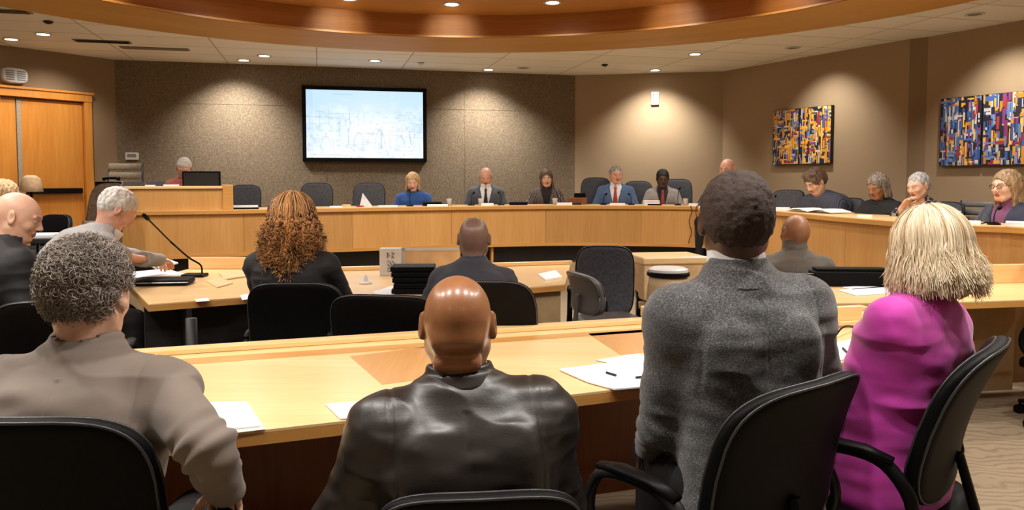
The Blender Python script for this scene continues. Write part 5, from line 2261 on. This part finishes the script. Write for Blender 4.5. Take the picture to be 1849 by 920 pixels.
# right desks
sheet([(1512, 524), (1600, 517), (1630, 529), (1545, 534)], .7505, 'flat white printed pages on the desk left of the blonde hair', 'paper2', .004)
sheet([(1520, 519), (1600, 514), (1612, 518), (1540, 523)], .7505, 'second white printed page further back left of the blonde hair', 'paper', .004)
p = at(1783, 566, 5.0)
q = at(1533, 500, 5.12)
obj('equipment_case', 'long flat black case on the right desk below the brown-grey sweater', 'case', MB().box((0, 0, .05), (.50, .12, .10)).box((0, 0, .112), (.46, .10, .02)), M['black'], (q.x, q.y, .7505), R(-4), bevel=.012)
# storage boxes and canister
for k, (w_, d_2, h_, rz, lb) in enumerate(((.40, .36, .30, 4, 'lowest kraft storage box beside the mesh chair'), (.38, .34, .34, -5, 'middle kraft storage box beside the mesh chair'), (.44, .36, .30, 9, 'topmost kraft storage box with sloping lid beside the mesh chair'))):
    x, y = pxy(1204, 5.35)
    z = (0, .302, .645)[k]
    o = empty('storage_box', (x, y, z + .001), R(rz), lb, 'box', 'kraft storage boxes')
    MB().box((0, 0, h_ / 2 - .02), (w_, d_2, h_ - .04)).build('carton', M['kraft'], o, bevel=.008)
    MB().box((0, 0, h_ - .035), (w_ + .02, d_2 + .02, .05)).build('lid', M['rim'] if k == 2 else M['kraft'], o, bevel=.01)
    if k < 2:
        MB().box((-.06, -d_2 / 2 - .001, h_ * .5), (.14, .003, .07)).build('stain', M['brownf'], o)
x, y = pxy(1208, 4.75)
o = empty('waste_bin', (x, y, 0), 0, 'cream bin with black bands and white lid left of the tweed jacket', 'bin')
MB().lathe([(.11, 0), (.135, .05), (.15, .45), (.125, .80), (.115, .86)], 28).build('body', M['tanpanel'], o, smooth=True)
MB().lathe([(.120, .86), (.130, .865), (.130, .885), (.12, .89)], 28).build('rim', M['blackp'], o)
MB().lathe([(.001, .890), (.122, .890), (.122, .905), (.10, .915), (.001, .918)], 28).build('lid', M['white'], o)

# ------------------------------------------------------------------ things on the dais
def face_rz(p):
    return math.atan2(p.x, p.y) * -1


def on(px, ins):
    p = on_dais(px, ins)
    return p, face_rz(p)


def flat_box(name, label, cat, px, ins, w, d, h, mat, yaw=0, group=None, bevel=0):
    p, rz = on(px, ins)
    return obj(name, label, cat, MB().box((0, 0, h / 2), (w, d, h)), M[mat], (p.x, p.y, TOPZ + .0005), rz + R(yaw), group, bevel=bevel)


flat_box('paper_stack', 'white pages before the chair next to the clerk desk', 'paper', 441, .28, .30, .2, .035, 'paper')
flat_box('black_binder', 'black binder before the chair next to the clerk desk', 'binder', 440, .10, .32, .10, .018, 'blackp', bevel=.003)
flat_box('paper_stack', 'white pages on the dais above the auburn curls', 'paper', 612, .22, .22, .18, .012, 'paper')
flat_box('snack_packet', 'yellow and red snack packet on the dais left of the empty chairs', 'packet', 625, .14, .09, .06, .035, 'kraft', 20)
flat_box('snack_packet', 'small red packet on the dais right of the yellow one', 'packet', 650, .16, .08, .05, .018, 'redp', -15)
flat_box('paper_stack', 'white pages before the empty charcoal chair left of the blue sweater', 'paper', 700, .26, .24, .2, .010, 'paper')
p, rz = on(658, .30)
m = MB()
m.add([(-.06, 0, 0), (.10, 0, 0), (-.02, .04, .17), (-.05, .05, .0), (.10, .05, 0)], [(0, 1, 2), (3, 2, 4), (0, 2, 3), (1, 4, 2), (0, 3, 4, 1)])
obj('tent_card', 'folded pale card standing before the empty charcoal chair', 'card', m, M['paper2'], (p.x, p.y, TOPZ + .0005), rz)


def dmic(px, ins, h, tilt, label):
    p, rz = on(px, ins)
    o = empty('desk_microphone', (p.x, p.y, TOPZ), rz, label, 'microphone', None)
    MB().lathe([(.045, .0005), (.045, .012), (.02, .022), (.008, .024)], 16).build('base', M['blackp'], o)
    q = [(0, 0, .02), (0, .01, h * .5), (tilt * .4, .04, h * .9), (tilt, .08, h)]
    MB().tube(spline(q, 4), .0045, 6).build('stem', M['blackp'], o, smooth=True)
    MB().tube([(tilt * .96, .075, h * .99), (tilt * 1.3, .115, h * 1.06)], .014, 8).build('capsule', M['blackp'], o, smooth=True)


for px, ins, h, t_, lb in ((740, .22, .20, .0, 'black microphone before the blue sweater'), (851, .25, .16, .03, 'black microphone left of the slate suit'), (905, .25, .16, -.03, 'black microphone right of the slate suit'),
                           (1090, .25, .14, .03, 'black microphone before the blue suit'), (1140, .25, .14, -.03, 'black microphone between blue suit and pale grey jacket'), (1224, .22, .22, .02, 'tall black microphone right of the pale grey jacket'),
                           (1394, .2, .14, .03, 'black microphone right of the tweed jacket head'), (1796, .16, .12, .03, 'black microphone before the navy blazer')):
    dmic(px, ins, h, t_, lb)
flat_box('tablet', 'black tablet on white pages before the blue sweater', 'tablet', 780, .30, .24, .17, .05, 'blackp', 5, bevel=.006)
flat_box('paper_stack', 'white pages right of the blue sweater', 'paper', 790, .13, .26, .12, .022, 'paper')
flat_box('black_binder', 'black binder right of the slate suit', 'binder', 936, .28, .24, .2, .04, 'blackp', bevel=.004)
flat_box('paper_stack', 'white pages before the slate suit', 'paper', 880, .16, .16, .12, .03, 'paper')
flat_box('paper_stack', 'papers left of the slate suit', 'paper', 828, .18, .16, .12, .012, 'kraft')
flat_box('paper_stack', 'white pages right of the patterned jacket', 'paper', 1018, .16, .22, .14, .03, 'paper')
flat_box('folder', 'dark blue folder right of the patterned jacket', 'folder', 1036, .26, .2, .14, .028, 'ink')
flat_box('wooden_tray', 'brown wooden tray between patterned jacket and blue suit', 'tray', 1042, .44, .26, .12, .09, 'panel', bevel=.004)
flat_box('folder', 'black folder with white edge left of the blue suit', 'folder', 1047, .58, .16, .1, .15, 'blackp', bevel=.004)
flat_box('paper_stack', 'white pages before the blue suit', 'paper', 1115, .15, .2, .12, .025, 'paper')
flat_box('paper_stack', 'white pages before the pale grey jacket', 'paper', 1176, .3, .2, .16, .06, 'paper', 8)
flat_box('tablet', 'thin black tablet before the pale grey jacket', 'tablet', 1182, .12, .18, .10, .018, 'blackp')
flat_box('paper_stack', 'white card at the dais edge left of the tweed jacket', 'paper', 1253, .1, .13, .08, .03, 'paper')
flat_box('paper_stack', 'white pages right of the tweed jacket head', 'paper', 1412, .16, .16, .12, .03, 'paper')
flat_box('paper_stack', 'small white pages before the black sweater', 'paper', 1562, .12, .12, .10, .02, 'paper')
flat_box('paper_stack', 'white pages behind the blonde hair on the right dais', 'paper', 1712, .14, .14, .16, .035, 'paper')
flat_box('paper_stack', 'white pages left of the navy blazer', 'paper', 1752, .14, .14, .16, .025, 'paper')
flat_box('paper_stack', 'white pages at the far right edge of the dais', 'paper', 1838, .10, .14, .22, .03, 'paper')
# open pages of the bent reader
p, rz = on(1476, .22)
o = empty('open_book', (p.x, p.y, TOPZ), R(112), 'wide white open book before the striped knit', 'book')
for s in (-1, 1):
    m = MB()
    vs = [(s * x_, y_, .004 + .03 * math.sin(PI * min(x_ / .3, 1) * .9 + .2) + dz) for dz in (0, .012) for x_ in (0, .1, .2, .32) for y_ in (-.13, .13)]
    fs = []
    for i in range(3):
        a_ = 2 * i
        f1, f2 = (a_, a_ + 2, a_ + 3, a_ + 1), (8 + a_, 8 + a_ + 1, 8 + a_ + 3, 8 + a_ + 2)
        fs += [f1, f2, (a_, 8 + a_, 8 + a_ + 2, a_ + 2), (a_ + 1, a_ + 3, 8 + a_ + 3, 8 + a_ + 1)]
    fs += [(0, 1, 9, 8), (6, 14, 15, 7)]
    m.add(vs, fs)
    m.build('page_block', M['paper'], o)
for px, ins, lb, mt in ((868, .2, 'white cup before the slate suit', 'white'), (1238, .2, 'white cup left of the tweed jacket', 'white'), (811, .2, 'clear plastic cup right of the blue sweater', 'paper2'), (1727, .25, 'clear plastic cup right of the checked jacket', 'paper2'), (1002, .12, 'pale cup before the patterned jacket', 'white')):
    p, rz = on(px, ins)
    obj('cup', lb, 'cup', MB().lathe([(.026, 0), (.034, .085), (.036, .09), (.032, .088), (.024, .006)], 18), M[mt], (p.x, p.y, TOPZ + .0005), smooth=True)

# clerk's monitor and things
p = at(364, 322, 8.88)
mon = empty('computer_monitor', (p.x, p.y, TOPZ), R(6), 'black computer monitor on the clerk desk', 'monitor')
hh_ = at(364, 309, 8.88).z - TOPZ
MB().box((0, 0, hh_ - .13), (.42, .03, .26)).build('housing', M['blackp'], mon, bevel=.006)
MB().box((0, -.017, hh_ - .125), (.385, .004, .215)).build('back_cover', M['toe'], mon)
MB().tube([(0, .02, .01), (0, .02, hh_ - .13)], .02, 10).build('stand', M['blackp'], mon)
MB().lathe([(.10, .001), (.10, .012), (.03, .02)], 20).build('foot', M['blackp'], mon)


def on_clerk(px, ins, w, d, h, mat, name, label, cat, bevel=0):
    k = (px - 924.5) / F
    a_, b_ = ca + nn * ins, cb + nn * ins
    fa, fb = a_.x - k * a_.y, b_.x - k * b_.y
    q = a_ + (b_ - a_) * (fa / (fa - fb))
    return obj(name, label, cat, MB().box((0, 0, h / 2), (w, d, h)), M[mat], (q.x, q.y, CZ + .0005), math.atan2(dx.y, dx.x), bevel=bevel)


on_clerk(242, .18, .20, .16, .05, 'suitd' if 'suitd' in M else 'greyf', 'folder', 'grey folder on the left of the clerk desk', 'folder')
on_clerk(283, .2, .18, .16, .05, 'greyf', 'folder', 'second grey folder nearer the clerk', 'folder', .004)
on_clerk(310, .08, .16, .1, .016, 'paper', 'paper_stack', 'white pages before the clerk', 'paper')
on_clerk(272, .07, .10, .08, .012, 'paper', 'paper_stack', 'small white pages left on the clerk desk', 'paper')
q = ca - dx * .1 + nn * .2
obj('telephone', 'black desk telephone on the dark end of the clerk desk', 'telephone', MB().box((0, 0, .03), (.2, .18, .06)).tube([(-.09, .06, .085), (-.05, .06, .098), (.05, .06, .098), (.09, .06, .085)], [.026, .016, .016, .026], 8), M['blackp'], (q.x, q.y, CZ - .0095), 0, bevel=.008)

# cords down the dais front
for px, lb, wob in ((1247, 'thin dark cord hanging down the dais front', .018), (1258, 'second dark cord hanging right beside it on the dais', -.010)):
    p = on_dais(px, -.036)
    m = MB()
    pts_ = [(p.x + wob * math.sin(k * 1.4), p.y, TOPZ + .006 - k * .06) for k in range(9)]
    m.tube(spline(pts_, 4), .005, 6)
    tag(m.build('power_cord', M['brownf'] if wob < 0 else M['toe'], smooth=True), lb, 'cord')

# cream drum on an added stand by the door and the papers of the people at the left
x, y = pxy(57, 8.0)
o = empty('drum_stand', (x, y, 0), 0, 'cream drum on an added stand before the maple door', 'lamp')
MB().lathe([(.12, 0), (.12, .02), (.02, .03)], 20).build('base', M['blackp'], o)
MB().tube([(0, 0, .02), (0, 0, 1.34)], .012, 8).build('pole', M['blackp'], o)
MB().lathe([(.11, 1.33), (.085, 1.47), (.04, 1.50), (.04, 1.495), (.082, 1.465), (.105, 1.33)], 24).build('cream_drum', plain('drum_cream', srgb(222, 190, 150), .7), o, smooth=True)
p = P[9]['root'].location
q = at(104, 421, 5.0)
o = empty('side_table', (q.x, q.y, 0), R(10), 'small dark side table with papers beside the bald person at left', 'table')
hz = q.z - .02
MB().box((0, 0, hz - .015), (.42, .36, .03)).build('tabletop', M['toe'], o, bevel=.004)
for sx_ in (-1, 1):
    for sy_ in (-1, 1):
        MB().tube([(sx_ * .18, sy_ * .15, 0), (sx_ * .18, sy_ * .15, hz - .03)], .012, 8).build('leg', M['toe'], o, smooth=True)
obj('paper_stack', 'white pages on the small dark side table', 'paper', MB().box((0, 0, .008), (.20, .26, .016)), M['paper'], (q.x - .08, q.y, hz + .0006), .2)
obj('kraft_envelope', 'brown envelope on the small dark side table', 'envelope', MB().box((0, 0, .01), (.16, .22, .02)), M['inlay'], (q.x + .12, q.y, hz + .0006), -.2)

# ------------------------------------------------------------------ render look
w = bpy.data.worlds.new('world')
SC.world = w
w.use_nodes = True
w.node_tree.nodes['Background'].inputs[0].default_value = (1, .85, .7, 1)
w.node_tree.nodes['Background'].inputs[1].default_value = .02
vs_ = SC.view_settings
vs_.view_transform = 'Standard'
vs_.look = 'None'
vs_.gamma = 1
vs_.use_curve_mapping = False
vs_.exposure = 1.0
try:
    SC.cycles_curves.shape = 'THICK'
    SC.cycles.use_denoising = True
    SC.cycles.max_bounces = 7
    SC.cycles.use_adaptive_sampling = True
    SC.cycles.adaptive_threshold = .025
    SC.cycles.sample_clamp_indirect = 6
    SC.cycles.caustics_reflective = False
    SC.cycles.caustics_refractive = False
except Exception:
    pass
for s_ in SEATS:
    print('SEAT', s_)
